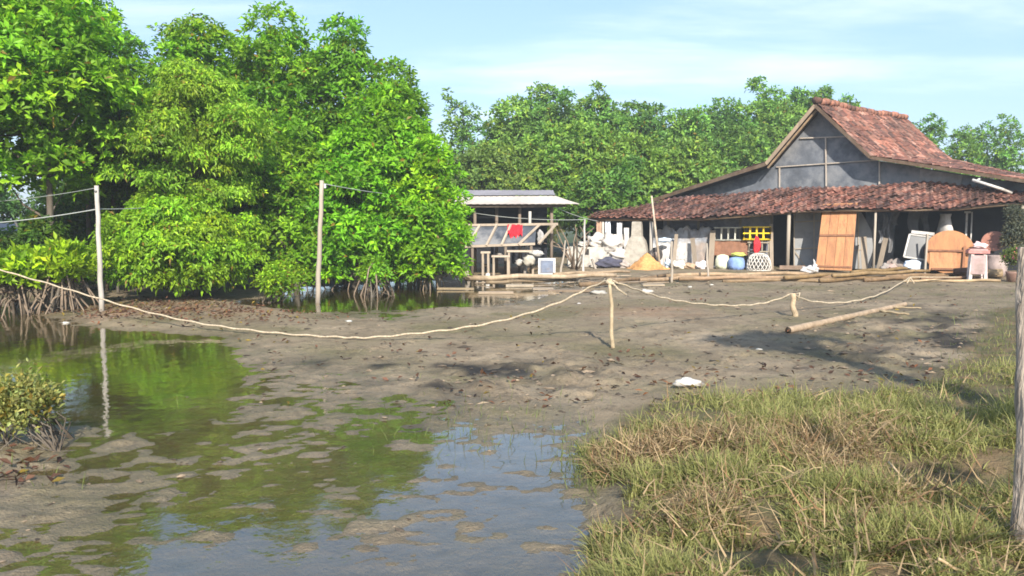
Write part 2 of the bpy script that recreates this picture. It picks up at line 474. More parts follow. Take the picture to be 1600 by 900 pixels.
dark = np.clip(np.maximum(dark * (0.45 + 1.9 * fbm(GX * 2.6, GY * 2.6, 61, 5)), chan * 1.0), 0, 1)
red = 0.6 * np.exp(-(((gp - 250) / 170) ** 2 + ((gq - 490) / 12) ** 2)) + .5 * np.exp(-(((gp - 1010) / 90) ** 2 + ((gq - 490) / 9) ** 2)) + .6 * np.exp(-(((gp - 780) / 70) ** 2 + ((gq - 425) / 4) ** 2))
red = np.clip(red * (0.6 + 1.2 * fbm(GX * 2, GY * 2, 71, 4)), 0, 1)

def ground_mat():
    m, nt = new_mat('pond_mud'); g = N(nt)
    out = g.n('ShaderNodeOutputMaterial'); b = g.n('ShaderNodeBsdfPrincipled'); g.l(b.outputs[0], out.inputs[0])
    geo = g.n('ShaderNodeNewGeometry'); sep = g.n('ShaderNodeSeparateXYZ'); g.l(geo.outputs['Position'], sep.inputs[0])
    P = geo.outputs['Position']
    def noise(s, d=6, r=0.6):
        x = g.n('ShaderNodeTexNoise'); x.inputs['Scale'].default_value = s; x.inputs['Detail'].default_value = d; x.inputs['Roughness'].default_value = r
        g.l(P, x.inputs[0]); return x.outputs[0]
    def mapr(src, a, b_, c=0, d=1):
        x = g.n('ShaderNodeMapRange'); x.clamp = True
        for i, v in enumerate((a, b_, c, d)): x.inputs[i + 1].default_value = v
        g.l(src, x.inputs[0]); return x.outputs[0]
    def mix(f, a, c, blend='MIX'):
        x = g.n('ShaderNodeMix', data_type='RGBA', blend_type=blend)
        if isinstance(f, float): x.inputs['Factor'].default_value = f
        else: g.l(f, x.inputs['Factor'])
        for key, v in (('A', a), ('B', c)):
            if isinstance(v, tuple): x.inputs[key].default_value = (*v, 1)
            else: g.l(v, x.inputs[key])
        return x.outputs['Result']
    r1 = g.n('ShaderNodeValToRGB'); ramp(r1, [(0.30, (0.158, 0.122, 0.080)), (0.48, (0.245, 0.193, 0.130)), (0.62, (0.310, 0.247, 0.170)), (0.8, (0.215, 0.178, 0.116))])
    g.l(noise(1.1, 8, 0.62), r1.inputs[0])
    c = r1.outputs[0]
    c = mix(mapr(noise(0.55, 5), 0.46, 0.62, 0, 0.8), c, (0.125, 0.112, 0.055))          # greenish film
    c = mix(mapr(noise(7.0, 6, 0.7), 0.52, 0.70, 0, 0.75), c, (0.085, 0.068, 0.048))      # dark crumbs
    c = mix(mapr(noise(23.0, 4, 0.7), 0.60, 0.70, 0, 0.6), c, (0.36, 0.31, 0.23))
    c = mix(mapr(noise(30.0, 3, 0.7), 0.60, 0.68, 0, 0.6), c, (0.055, 0.045, 0.035))
    at_ = g.n('ShaderNodeAttribute'); at_.attribute_name = 'Col'; sc = g.n('ShaderNodeSeparateColor'); g.l(at_.outputs['Color'], sc.inputs[0])
    c = mix(sc.outputs[2], c, (0.26, 0.125, 0.065))
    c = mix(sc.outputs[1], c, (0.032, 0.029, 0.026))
    soil = mix(mapr(noise(4.0, 6), 0.4, 0.6), (0.16, 0.115, 0.065), (0.10, 0.095, 0.045))
    c = mix(sc.outputs[0], c, soil)
    # wet rim; underwater, light lost with depth is put into the bottom colour
    zn = g.n('ShaderNodeMath', operation='MULTIPLY_ADD'); g.l(noise(9.0, 3), zn.inputs[0]); zn.inputs[1].default_value = 0.022; g.l(sep.outputs[2], zn.inputs[2])
    wet = mapr(zn.outputs[0], 0.010, 0.040, 1, 0)
    wetc = mix(0.62, c, (0.085, 0.068, 0.040), 'MIX')
    c = mix(wet, c, wetc)
    depth_tint = mix(mapr(noise(1.6, 6), 0.4, 0.62), (0.080, 0.060, 0.022), (0.052, 0.055, 0.018))
    c = mix(mapr(sep.outputs[2], -0.045, -0.008, 0.95, 0.0), c, depth_tint)
    # far ground turns to weedy green
    ln = g.n('ShaderNodeVectorMath', operation='LENGTH'); g.l(P, ln.inputs[0])
    c = mix(mapr(ln.outputs['Value'], 30, 45), c, (0.06, 0.075, 0.03))
    g.l(c, b.inputs['Base Color'])
    rr = g.n('ShaderNodeMath', operation='MULTIPLY_ADD'); g.l(wet, rr.inputs[0]); rr.inputs[1].default_value = -0.42; rr.inputs[2].default_value = 0.78
    g.l(rr.outputs[0], b.inputs['Roughness']); sw = g.n('ShaderNodeMath', operation='MULTIPLY_ADD'); g.l(wet, sw.inputs[0]); sw.inputs[1].default_value = 0.32; sw.inputs[2].default_value = 0.10; g.l(sw.outputs[0], b.inputs['Specular IOR Level'])
    bp = g.n('ShaderNodeBump'); bp.inputs['Strength'].default_value = 0.7; bp.inputs['Distance'].default_value = 0.03
    hsum = g.n('ShaderNodeMath', operation='ADD'); g.l(noise(14, 6, 0.65), hsum.inputs[0]); g.l(noise(45, 4, 0.6), hsum.inputs[1])
    g.l(hsum.outputs[0], bp.inputs['Height']); g.l(bp.outputs[0], b.inputs['Normal'])
    return m

M['mud'] = ground_mat()
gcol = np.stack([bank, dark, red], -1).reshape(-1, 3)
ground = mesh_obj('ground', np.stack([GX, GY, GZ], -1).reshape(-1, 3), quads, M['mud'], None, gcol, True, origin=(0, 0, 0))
kind(ground, 'structure')

def water_mat():
    m, nt = new_mat('pond_water'); g = N(nt)
    out = g.n('ShaderNodeOutputMaterial')
    gl = g.n('ShaderNodeBsdfGlossy'); gl.inputs['Roughness'].default_value = 0.03; gl.inputs[0].default_value = (1, 1, 1, 1)
    tr = g.n('ShaderNodeBsdfTransparent'); tr.inputs[0].default_value = (0.86, 0.82, 0.64, 1)
    geo = g.n('ShaderNodeNewGeometry')
    # Schlick reflectance, the same from above and below
    dt = g.n('ShaderNodeVectorMath', operation='DOT_PRODUCT'); g.l(geo.outputs['Incoming'], dt.inputs[0])
    ab = g.n('ShaderNodeMath', operation='ABSOLUTE'); g.l(dt.outputs['Value'], ab.inputs[0])
    om = g.n('ShaderNodeMath', operation='SUBTRACT'); om.inputs[0].default_value = 1.0; g.l(ab.outputs[0], om.inputs[1])
    pw = g.n('ShaderNodeMath', operation='POWER'); g.l(om.outputs[0], pw.inputs[0]); pw.inputs[1].default_value = 4.2
    fr = g.n('ShaderNodeMath', operation='MULTIPLY_ADD'); g.l(pw.outputs[0], fr.inputs[0]); fr.inputs[1].default_value = 0.80; fr.inputs[2].default_value = 0.10
    no = g.n('ShaderNodeTexNoise'); no.inputs['Scale'].default_value = 3.5; no.inputs['Detail'].default_value = 4
    g.l(geo.outputs['Position'], no.inputs[0])
    bp = g.n('ShaderNodeBump'); bp.inputs['Strength'].default_value = 0.10; bp.inputs['Distance'].default_value = 0.05
    g.l(no.outputs[0], bp.inputs['Height']); g.l(bp.outputs[0], gl.inputs['Normal']); g.l(bp.outputs[0], dt.inputs[1])
    mx = g.n('ShaderNodeMixShader'); g.l(fr.outputs[0], mx.inputs[0]); g.l(tr.outputs[0], mx.inputs[1]); g.l(gl.outputs[0], mx.inputs[2])
    g.l(mx.outputs[0], out.inputs[0])
    return m
M['water'] = water_mat()
wx0, wx1, wy0, wy1 = -24, 14, 1.0, 26
water = mesh_obj('water', [(wx0, wy0, 0), (wx1, wy0, 0), (wx1, wy1, 0), (wx0, wy1, 0)], [(0, 1, 2, 3)], M['water'], None, None, False, origin=(0, 0, 0))
kind(water, 'structure')
# ------------------------------------------------------------------ foliage
def unit(a):
    return a / np.maximum(np.linalg.norm(a, axis=-1, keepdims=True), 1e-9)

def leaf_arrays(rng, C, A, L, W, nl, tilt=(0.7, 1.45), droop=0.25, col=(0.06, 0.15, 0.02), var=0.3, yellow=0.03, clump_col=None, spread=0.04):
    """rosettes at C with axes A -> verts, quads, colours. one folded blade per leaf"""
    n = len(C)
    r0 = rng.normal(size=(n, 3)); t1 = unit(np.cross(A, r0)); t2 = np.cross(A, t1)
    az = (np.arange(nl)[None, :] * 2.399 + rng.uniform(0, 6.28, (n, 1)) + rng.uniform(-.4, .4, (n, nl)))
    ti = rng.uniform(tilt[0], tilt[1], (n, nl))
    D = A[:, None] * np.cos(ti)[..., None] + (t1[:, None] * np.cos(az)[..., None] + t2[:, None] * np.sin(az)[..., None]) * np.sin(ti)[..., None]
    D[..., 2] -= droop * rng.uniform(0.2, 1.2, (n, nl)); D = unit(D)
    up = A[:, None] + rng.normal(size=(n, nl, 3)) * 0.35
    S = unit(np.cross(D, up)); U = np.cross(S, D)
    ln = L * rng.uniform(0.65, 1.2, (n, nl))[..., None]; wd = W * rng.uniform(0.75, 1.2, (n, nl))[..., None]
    base = C[:, None] + D * 0.015 + rng.normal(size=(n, nl, 3)) * spread
    tip = base + D * ln - np.array([0, 0, 1.0]) * ln * droop * 0.4
    mid = base + D * ln * 0.52 + U * wd * 0.22
    V = np.stack([base, mid + S * wd / 2, tip, mid - S * wd / 2], 2).reshape(-1, 3)
    q = np.arange(n * nl * 4).reshape(-1, 4)
    base_c = np.array(col)[None, None, :] * (1 + rng.uniform(-var, var, (n, nl, 1))) * (1 + rng.uniform(-var, var * 1.6, (n, 1, 1))) * np.where(rng.random((n, 1, 1)) < .14, np.array([1.55, 1.3, 1.0]), 1.0)
    if clump_col is not None: base_c = base_c * clump_col[:, None, :]
    yl = rng.random((n, nl, 1)) < yellow
    base_c = np.where(yl, np.array([0.22, 0.17, 0.03]) * rng.uniform(0.6, 1.2, (n, nl, 1)), base_c)
    cc = np.repeat(base_c.reshape(-1, 3), 4, 0)
    return V, q, cc

def crown_points(rng, clumps, per_m2, up=0.55):
    """rosette centres and axes on the shells of ellipsoid clumps (cx,cy,cz,rx,ry,rz)"""
    Cs, As, ids = [], [], []
    for i, (x, y, z, rx, ry, rz) in enumerate(clumps):
        area = 4 * math.pi * ((rx * ry + rx * rz + ry * rz) / 3)
        n = max(6, int(area * per_m2))
        d = unit(rng.normal(size=(n, 3)))
        d[:, 2] = np.where(d[:, 2] < -0.35, -d[:, 2], d[:, 2])
        r = 1 - np.abs(rng.normal(size=(n, 1))) * 0.17
        bump = 1 + 0.24 * np.sin(d[:, :1] * 5 + i) * np.cos(d[:, 1:2] * 6 + i * 2) + 0.1 * np.sin(d[:, 2:] * 9 + i)
        c = np.array([x, y, z]) + d * np.array([rx, ry, rz]) * r * bump
        a = unit(d * 0.8 + np.array([0, 0, up]) + rng.normal(size=(n, 3)) * 0.35)
        Cs.append(c); As.append(a); ids.append(np.full(n, i))
    return np.vstack(Cs), np.vstack(As), np.concatenate(ids)

def tree(name, label, cat, group, px, Y, top, hw, bottom=None, seed=0, leafL=0.13, leafW=0.055, nl=8, per=26, col=(0.06, 0.15, 0.018), var=0.3,
         nclump=26, csize=0.75, trunk=0.09, ntrunk=1, droop=0.25, tilt=(0.6, 1.4), depth=1.0, roots=0, bare=0.0, shape=1.0, yellow=0.02, lean=0.0, mat='leaf', base=None, spire=0.0, clumpvar=0.26):
    """px: photo column of the crown centre, top/bottom: photo rows of the crown, hw: half width in photo pixels, at distance Y"""
    rng = np.random.default_rng(seed)
    s = Y / F
    b = base if base is not None else np.array([at(px, 400, Y)[0], Y, 0.0]); b = np.array([b[0], b[1], hz(b[0], b[1])])
    ztop = at(px, top, Y)[2]; zbot = at(px, bottom, Y)[2] if bottom else b[2] + 0.3
    zbot = max(zbot, b[2] + 0.12)
    cx = at(px, 350, Y)[0]; w = hw * s
    H = ztop - zbot
    clumps = []; tries = 0
    while len(clumps) < nclump and tries < 6000:
        tries += 1
        t = rng.random()
        prof = (math.sin(math.pi * min(1, (0.12 + 0.88 * t)) ** shape)) ** 0.55 if spire == 0 else ((1 - t) ** spire * 0.95 + 0.12)
        a = rng.uniform(0, 6.28); rad = math.sqrt(rng.uniform(0.1, 1.0))
        rr = csize * rng.uniform(0.6, 1.25)
        x = cx + lean * (t - 0.3) + math.cos(a) * rad * max(0.05, w * prof - rr * 0.65); y = Y + math.sin(a) * rad * max(0.05, w * prof * depth - rr * 0.65)
        z = zbot + rr * 0.45 + t * max(0.05, H - rr * 1.25)
        if any((x - c[0]) ** 2 + (y - c[1]) ** 2 + (z - c[2]) ** 2 < (0.40 * (rr + c[3])) ** 2 for c in clumps): continue
        clumps.append((x, y, z, rr * rng.uniform(0.85, 1.2), rr * rng.uniform(0.85, 1.15), rr * rng.uniform(0.6, 0.85)))
    # leader twigs that break the outline
    for _ in range(max(3, nclump // 4)):
        c = clumps[rng.integers(len(clumps))]
        k = csize * rng.uniform(0.22, 0.42)
        clumps.append((c[0] + rng.normal() * c[3] * .6, c[1] + rng.normal() * c[4] * .5, c[2] + c[5] * rng.uniform(0.7, 1.15), k, k, k * 1.5))
    root = thing(name, b, label, cat, group)
    C, A, ids = crown_points(rng, clumps, per)
    keep = C[:, 2] > b[2] + 0.04
    C, A, ids = C[keep], A[keep], ids[keep]
    cc = 1 + rng.uniform(-clumpvar, clumpvar, (len(clumps), 1)); hue = rng.uniform(-0.12, 0.12, (len(clumps), 1))
    ccol = np.concatenate([cc * (1 + hue), cc, cc * (1 - hue * 0.5)], 1)[ids]
    V, q, cols = leaf_arrays(rng, C, A, leafL, leafW, nl, tilt, droop, col, var, yellow, ccol)
    mesh_obj('crown', V, q, M[mat], root, cols, False)
    # trunks and limbs
    mb = MB(); heads = []
    for k in range(ntrunk):
        bb = b + np.array([rng.normal() * 0.25 * (ntrunk > 1), rng.normal() * 0.25 * (ntrunk > 1), -0.1])
        topP = np.array([cx + lean * .5 + rng.normal() * w * 0.15, Y + rng.normal() * w * 0.15, zbot + H * rng.uniform(0.72, 0.85)])
        pts = []; nseg = 7
        for i in range(nseg + 1):
            t = i / nseg
            p = bb * (1 - t) + topP * t + np.array([math.sin(t * 5 + k), math.cos(t * 4 + k * 2), 0]) * 0.07 * (t * (1 - t) * 4) * (0.5 + H * 0.12)
            pts.append(p)
        mb.tube(pts, [trunk * (1 - 0.78 * i / nseg) for i in range(nseg + 1)], 8)
        heads.append(pts)
    for c in clumps[:nclump]:
        pts = heads[rng.integers(ntrunk)]
        cz = c[2]
        j = int(np.clip(np.argmin([abs(p[2] - (cz - 0.5)) for p in pts]), 1, len(pts) - 2))
        p0 = pts[j]; p1 = np.array(c[:3]); m_ = (p0 + p1) / 2 + rng.normal(size=3) * 0.1 + np.array([0, 0, -0.06])
        r = trunk * (1 - 0.78 * j / 7) * 0.5
        mb.tube([p0, m_, p1], [r, r * 0.65, r * 0.25], 5, cap=False)
    mb.build('trunk', M['bark'], root)
    if roots:
        rb = MB()
        for _ in range(roots):
            a = rng.uniform(0, 6.28); L = rng.uniform(0.35, 1.0) * roots_r(w); h0 = rng.uniform(0.25, 0.8)
            p0 = b + np.array([0, 0, h0]); e = b + np.array([math.cos(a) * L, math.sin(a) * L, 0]); e[2] = hz(e[0], e[1]) - 0.08
            m_ = (p0 * 0.45 + e * 0.55); m_[2] = p0[2] * 0.75 + 0.05
            rb.tube([p0, (p0 + m_) / 2 + np.array([0, 0, .05]), m_, e * .7 + m_ * .3 + np.array([math.cos(a), math.sin(a), 0]) * .03, e], [0.022, 0.02, 0.018, 0.015, 0.012], 5)
        rb.build('prop_roots', M['root'], root)
    return root

def roots_r(w): return min(1.3, 0.5 + 0.4 * w)

GL = 'mangroves on the left bank of the pond'
DG = (0.110, 0.265, 0.018); MG = (0.150, 0.330, 0.018); LG = (0.185, 0.360, 0.020); YG = (0.175, 0.335, 0.028)
# near-left big-leafed tree that runs out of the frame
tree('mangrove_tree', 'tall large-leaved mangrove at the left frame edge, bare under its crown', 'tree', GL, 50, 16.6, -60, 165, 318, 1, 0.20, 0.085, 8, 15, MG,
     nclump=36, csize=0.80, trunk=0.085, droop=0.2, roots=10, clumpvar=0.2, base=gnd(74, 470, .05))
tree('mangrove_tree', 'shaded mangrove with a bare forked trunk behind the whitish pole at the far left', 'tree', GL, 165, 20.5, -30, 95, 300, 2, 0.15, 0.06, 8, 17, DG, nclump=30, csize=0.75, trunk=0.08, ntrunk=2, roots=8)
tree('mangrove_tree', 'mangrove cut by the left frame edge, behind the small hut roof', 'tree', GL, -110, 20, -60, 120, 330, 3, 0.16, 0.07, 7, 13, DG, nclump=26, csize=0.85, trunk=0.1, roots=6)
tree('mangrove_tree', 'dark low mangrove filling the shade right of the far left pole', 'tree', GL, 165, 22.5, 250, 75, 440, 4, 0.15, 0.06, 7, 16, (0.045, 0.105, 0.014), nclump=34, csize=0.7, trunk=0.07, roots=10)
# the light yellow-green layered tree in the middle of the left bank
tree('leafy_tree', 'pale yellow-green tree with drooping layered foliage, in front of the darker mangroves', 'tree', None, 300, 17.6, 92, 132, 330, 5, 0.105, 0.042, 9, 42, YG, nclump=58, csize=0.50,
     trunk=0.10, ntrunk=2, droop=0.7, tilt=(0.8, 1.6), yellow=0.03, clumpvar=0.25)
tree('leafy_tree', 'bright green bushy tree hanging over the mud bank between the two poles', 'tree', None, 285, 17.0, 285, 125, 474, 6, 0.115, 0.05, 8, 40, LG, nclump=58, csize=0.52, trunk=0.07, ntrunk=3, droop=0.6,
     tilt=(0.8, 1.6), yellow=0.02, base=gnd(300, 462, .06), shape=0.8)
# tall ones behind
tree('mangrove_tree', 'tall mangrove whose top stands above the yellow-green tree', 'tree', GL, 325, 21.5, 4, 112, 380, 7, 0.18, 0.075, 7, 15, MG, nclump=70, csize=0.75, trunk=0.1, roots=6)
tree('mangrove_tree', 'tall mangrove with a broad rounded top, second highest of the left bank', 'tree', GL, 432, 21.8, 4, 100, 390, 8, 0.18, 0.075, 7, 15, (0.135, 0.310, 0.018), nclump=66, csize=0.75, trunk=0.1, roots=6)
tree('mangrove_tree', 'slim pointed mangrove with a spiky top right of the broad rounded one', 'tree', GL, 540, 21.8, 16, 84, 400, 9, 0.18, 0.075, 7, 16, DG, nclump=60, csize=0.62, trunk=0.09, roots=6, spire=0.38)
tree('mangrove_tree', 'lower pointed mangrove standing against the sky at the right end of the left bank', 'tree', GL, 622, 21.5, 88, 76, 400, 10, 0.18, 0.075, 7, 16, DG, nclump=54, csize=0.6, trunk=0.09, roots=6, spire=0.36)
tree('mangrove_tree', 'round dark-leaved mangrove behind the middle pole, hanging down to the water', 'tree', GL, 565, 19.9, 170, 92, 447, 11, 0.175, 0.072, 7, 20, (0.120, 0.310, 0.014), nclump=62, csize=0.62, trunk=0.08, ntrunk=2, roots=10, shape=0.7)
tree('mangrove_tree', 'bright mangrove at the right end of the left bank, beside the open shed', 'tree', GL, 672, 20.0, 205, 66, 443, 12, 0.17, 0.07, 7, 21, (0.150, 0.330, 0.014), nclump=52, csize=0.55, trunk=0.08, ntrunk=2, roots=10, shape=0.65)
tree('mangrove_tree', 'mangrove squeezed between the yellow-green tree and the middle pole', 'tree', GL, 462, 19.8, 190, 62, 452, 13, 0.165, 0.07, 7, 20, MG, nclump=46, csize=0.58, trunk=0.08, ntrunk=2, roots=10, shape=0.7)
tree('mangrove_tree', 'dense mangrove bulging between the pointed tops and the round dark one', 'tree', GL, 605, 20.6, 130, 75, 400, 26, 0.175, 0.072, 7, 18, (0.130, 0.310, 0.016), nclump=34, csize=0.62, trunk=0.08, ntrunk=2, roots=6)

# ------------------------------------------------------------------ shrubs on the bank and in the mud
GS = 'small mangrove shrubs along the waterline'
tree('mangrove_shrub', 'bright large-leaved mangrove shrub on prop roots at the left frame edge', 'shrub', GS, 20, 14.6, 398, 55, 448, 14, 0.19, 0.08, 8, 26, (0.185, 0.345, 0.016), nclump=16, csize=0.34, trunk=0.03, ntrunk=4, roots=30, droop=0.1, tilt=(0.4, 1.2))
tree('mangrove_shrub', 'bright mangrove shrub with upright tips left of the far left pole', 'shrub', GS, 98, 14.9, 380, 46, 446, 15, 0.18, 0.075, 8, 26, (0.200, 0.360, 0.016), nclump=15, csize=0.30, trunk=0.03, ntrunk=4, roots=28, droop=0.05, tilt=(0.35, 1.1))
tree('mangrove_shrub', 'small round shrub on the mud beside the middle pole', 'shrub', GS, 440, 16.6, 402, 40, 466, 16, 0.10, 0.042, 7, 40, LG, nclump=18, csize=0.26, trunk=0.025, ntrunk=3, droop=0.3, yellow=0.08)
tree('mangrove_shrub', 'narrow shrub standing in the water below the round dark mangrove', 'shrub', GS, 585, 18.0, 396, 24, 448, 17, 0.11, 0.045, 7, 36, MG, nclump=12, csize=0.24, trunk=0.02, ntrunk=2, roots=14)
tree('mud_shrub', 'straggly pale yellow-green shrub on the mud at the lower left frame edge', 'shrub', None, 2, 6.0, 592, 62, 716, 18, 0.058, 0.026, 7, 80, (0.235, 0.280, 0.095), nclump=46, csize=0.125, trunk=0.014, ntrunk=6, droop=0.1, tilt=(0.3, 1.2), yellow=0.12, clumpvar=0.3)
tree('broken_sapling', 'dark leafless sapling reflected in the pond right of the pale shrub', 'sapling', None, 70, 15.4, 405, 14, 440, 19, 0.10, 0.04, 5, 8, DG, nclump=4, csize=0.15, trunk=0.02, ntrunk=2)

# ------------------------------------------------------------------ trees behind the house
GB = 'trees behind the shed and the house'
FG = (0.140, 0.270, 0.048); FD = (0.120, 0.240, 0.046)  # far foliage lightened, part of the haze put into its colour
far = [
 (722, 38, 152, 42, 'thin lacy tree alone against the sky above the shed, sky showing through', FD, 16, 0.55),
 (800, 39, 148, 52, 'tall tree at the left end of the far grove', FG, 24, 1.0),
 (850, 40, 128, 62, 'broad high-topped tree left of the grove middle', FD, 26, 1.0),
 (925, 40, 136, 62, 'tall twin-topped tree in the middle of the far grove', FG, 26, 1.0),
 (990, 41, 156, 50, 'tree in the dip of the skyline between shed and house', FD, 22, 1.0),
 (1062, 42, 160, 55, 'tree right of the skyline dip, behind the low tiled roof', FG, 22, 1.0),
 (1130, 43, 150, 60, 'tall tree behind the left shoulder of the house roof', FD, 24, 1.0),
 (1200, 44, 134, 62, 'tall tree left of the roof peak', FG, 26, 1.0),
 (1262, 44, 126, 50, 'highest tree, directly behind the roof peak', FD, 24, 1.0),
 (1312, 45, 146, 40, 'tree showing just right of the roof peak', FG, 20, 1.0),
 (765, 33, 215, 60, 'low olive-green tree right behind the shed roof', (0.135, 0.215, 0.042), 20, 0.9),
 (840, 33.5, 205, 62, 'sunlit tree behind the right end of the shed roof', (0.150, 0.260, 0.038), 24, 1.0),
 (910, 34, 185, 58, 'sunlit tree behind the gap between shed and house', (0.155, 0.260, 0.038), 26, 1.0),
 (985, 34, 205, 62, 'bright tree above the left end of the low tiled roof', (0.150, 0.260, 0.040), 26, 1.0),
 (1065, 35, 205, 60, 'bright tree touching the left skirt of the house roof', (0.150, 0.250, 0.042), 26, 1.0),
 (1150, 38, 195, 60, 'shaded tree under the tallest ones, left of the gable', FD, 24, 1.0),
 (930, 31, 270, 50, 'dark bushy tree just behind the left eave of the house', (0.085, 0.190, 0.032), 20, 1.0),
 (1448, 46, 180, 40, 'feathery tree right behind the ridge end of the roof', FD, 18, 0.8),
 (1498, 46, 188, 34, 'feathery tree second from the right above the roof', FG, 16, 0.8),
 (1532, 47, 186, 30, 'narrow tree in the row above the right roof skirt', FD, 14, 0.8),
 (1572, 46, 182, 28, 'feathery tree at the right end of the row above the roof', FG, 16, 0.8),
 (1410, 48, 205, 40, 'low tree half hidden behind the roof ridge', FD, 14, 0.8),
]
for i, (px, Y, top, hw, lab, col, nc, dens) in enumerate(far):
    lacy = i == 0 or 17 <= i <= 20
    tree('grove_tree', lab, 'tree', GB, px, Y, top, hw * (1.18 if not lacy else 1.05), 362 if Y > 37 else 372, 100 + i, 0.23, 0.105, 6, 11.5 * dens, col, nclump=int(nc * 1.7) + (8 if not lacy else 0), csize=1.12 if not lacy else 0.72,
         trunk=0.13, droop=0.2, tilt=(0.5, 1.4), mat='leaffar', clumpvar=0.22, var=0.3)

GLB = 'trees beyond the left bank'
for i, (px, Y, top, hw, lab, nc) in enumerate([(-40, 30, 250, 70, 'dim tree behind the hut at the far left', 22), (70, 33, 325, 45, 'low bush-like tree glimpsed through the bare trunks at the left', 16), (130, 29, 230, 60, 'shaded tree behind the far left pole', 24),
     (230, 30, 150, 80, 'hidden tree behind the yellow-green tree', 22), (390, 30, 200, 80, 'hidden tree behind the broad-topped mangrove', 22), (520, 30, 230, 75, 'hidden tree behind the slim pointed mangrove', 22), (640, 31, 260, 60, 'hidden tree behind the lower pointed mangrove', 20)]):
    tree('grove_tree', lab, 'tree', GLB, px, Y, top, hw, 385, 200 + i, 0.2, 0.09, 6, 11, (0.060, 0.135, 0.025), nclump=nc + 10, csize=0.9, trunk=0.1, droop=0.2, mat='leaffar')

GU_ = 'shaded undergrowth shrubs on the left bank'
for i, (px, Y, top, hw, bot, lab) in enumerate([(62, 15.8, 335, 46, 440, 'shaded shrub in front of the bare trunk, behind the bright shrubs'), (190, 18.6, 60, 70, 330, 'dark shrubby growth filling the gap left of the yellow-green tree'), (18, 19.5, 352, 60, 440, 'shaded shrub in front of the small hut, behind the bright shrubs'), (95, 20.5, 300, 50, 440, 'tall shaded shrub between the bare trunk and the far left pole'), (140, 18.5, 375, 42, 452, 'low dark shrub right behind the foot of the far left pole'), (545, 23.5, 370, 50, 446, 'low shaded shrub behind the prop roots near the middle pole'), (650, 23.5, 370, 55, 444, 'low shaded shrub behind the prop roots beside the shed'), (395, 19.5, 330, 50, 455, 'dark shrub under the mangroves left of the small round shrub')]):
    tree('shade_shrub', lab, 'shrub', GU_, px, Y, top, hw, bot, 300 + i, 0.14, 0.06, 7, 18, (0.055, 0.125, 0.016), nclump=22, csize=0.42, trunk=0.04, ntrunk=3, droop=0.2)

# two trees outside the right frame edge; their shadows fall across the mud and the grass
def bare_tree(name, label, base, top, r0, r1, blobs, seed):
    rng = np.random.default_rng(seed); b = np.array([base[0], base[1], hz(base[0], base[1])]); t = np.array(top, float)
    root = thing(name, b, label, 'tree')
    mb = MB(); pts = [b * (1 - k / 8) + t * k / 8 - np.array([0, 0, .15]) * (k == 0) + np.array([math.sin(k * 1.3), 0, 0]) * .05 * (k > 0) for k in range(9)]
    mb.tube(pts, [r0 + (r1 - r0) * k / 8 for k in range(9)], 9)
    for (x, y, z, r) in blobs:
        p0 = min(pts[3:], key=lambda p: abs(p[2] - (z - .5))); c = np.array([x, y, z]); mb.tube([p0, (p0 + c) / 2 + [0, 0, -.05], c], [r1 * .8, r1 * .6, r1 * .3], 5)
    mb.build('trunk', M['bark'], root)
    C, A, ids = crown_points(rng, [(x, y, z, r, r, r * .8) for x, y, z, r in blobs], 60); V, q, cc = leaf_arrays(rng, C, A, .13, .06, 7, col=MG); mesh_obj('crown', V, q, M['leaf'], root, cc, False)
bare_tree('slender_tree', 'slender tall tree with a small crown, just outside the right frame edge', (4.95, 1.1), (4.95, 1.05, 6.5), .23, .13, [(4.95, 1.0, 6.6, .46), (5.35, 1.2, 6.5, .34), (4.5, 1.1, 6.4, .40), (5.0, .7, 7.0, .34), (4.2, 1.0, 6.55, .25)], 401)
def from_shadow(px, py, h): 
    p = on_ground(px, py); k = h / math.tan(R(33)); return (p[0] + k * math.sin(R(7)), p[1] - k * math.cos(R(7)), p[2] + h)
bare_tree('young_tree', 'young tree with few leafy branches, outside the right frame edge near the grey post', (4.0, .9), (3.9, 1.0, 2.9), .05, .03, [(*from_shadow(1450, 748, 2.6), .16), (*from_shadow(1505, 742, 2.6), .18), (*from_shadow(1545, 655, 3.0), .30), (*from_shadow(1200, 885, 2.5), .10)], 402)
# ------------------------------------------------------------------ the house
TH = R(20)
EX = np.array([math.cos(TH), -math.sin(TH), 0]); EY = np.array([math.sin(TH), math.cos(TH), 0]); EZ = np.array([0, 0, 1.0])
W0 = np.array([9.95, 25.0, 0.0]); FLOOR = 0.15

def wp(px, py, off=0.0):
    """point of the plane parallel to the front wall, off metres in front of it"""
    d = ray(px, py); o = np.array([0, 0, CAMH]); p0 = W0 - EY * off
    t = ((p0 - o) @ EY) / (d @ EY)
    return o + d * t

def wx(px, off=0.0, z=None):
    p = wp(px, 400, off)
    return np.array([p[0], p[1], FLOOR if z is None else z])

def wbox(mb, px0, py0, px1, py1, off, thick, col=(1, 1, 1), z0=None):
    """upright box parallel to the wall spanning a photo rectangle, its front face off metres before the wall"""
    a = wp(px0, py1, off); b = wp(px1, py1, off); zt = wp((px0 + px1) / 2, py0, off)[2]; zb = z0 if z0 is not None else (a[2] + b[2]) / 2
    q = [np.array([a[0], a[1], zb]), np.array([b[0], b[1], zb])]; q += [q[1] + EY * thick, q[0] + EY * thick]
    mb.hexa(q + [p + EZ * (zt - zb) for p in q], col)

A45 = np.array([math.sqrt(.5), math.sqrt(.5), 0]); B45 = np.array([math.sqrt(.5), -math.sqrt(.5), 0])
G0 = at(1285, 168, 27.0)
def fp(px, py, off=0.0):
    """point on the gable facade (off metres in front of it)"""
    d = ray(px, py); o = np.array([0, 0, CAMH]); p0 = G0 - A45 * off
    return o + d * (((p0 - o) @ A45) / (d @ A45))

house = thing('tiled_house', [10.5, 27.0, FLOOR], 'weathered house with red clay tiled roof, grey cloth gable and low front eave', 'house')

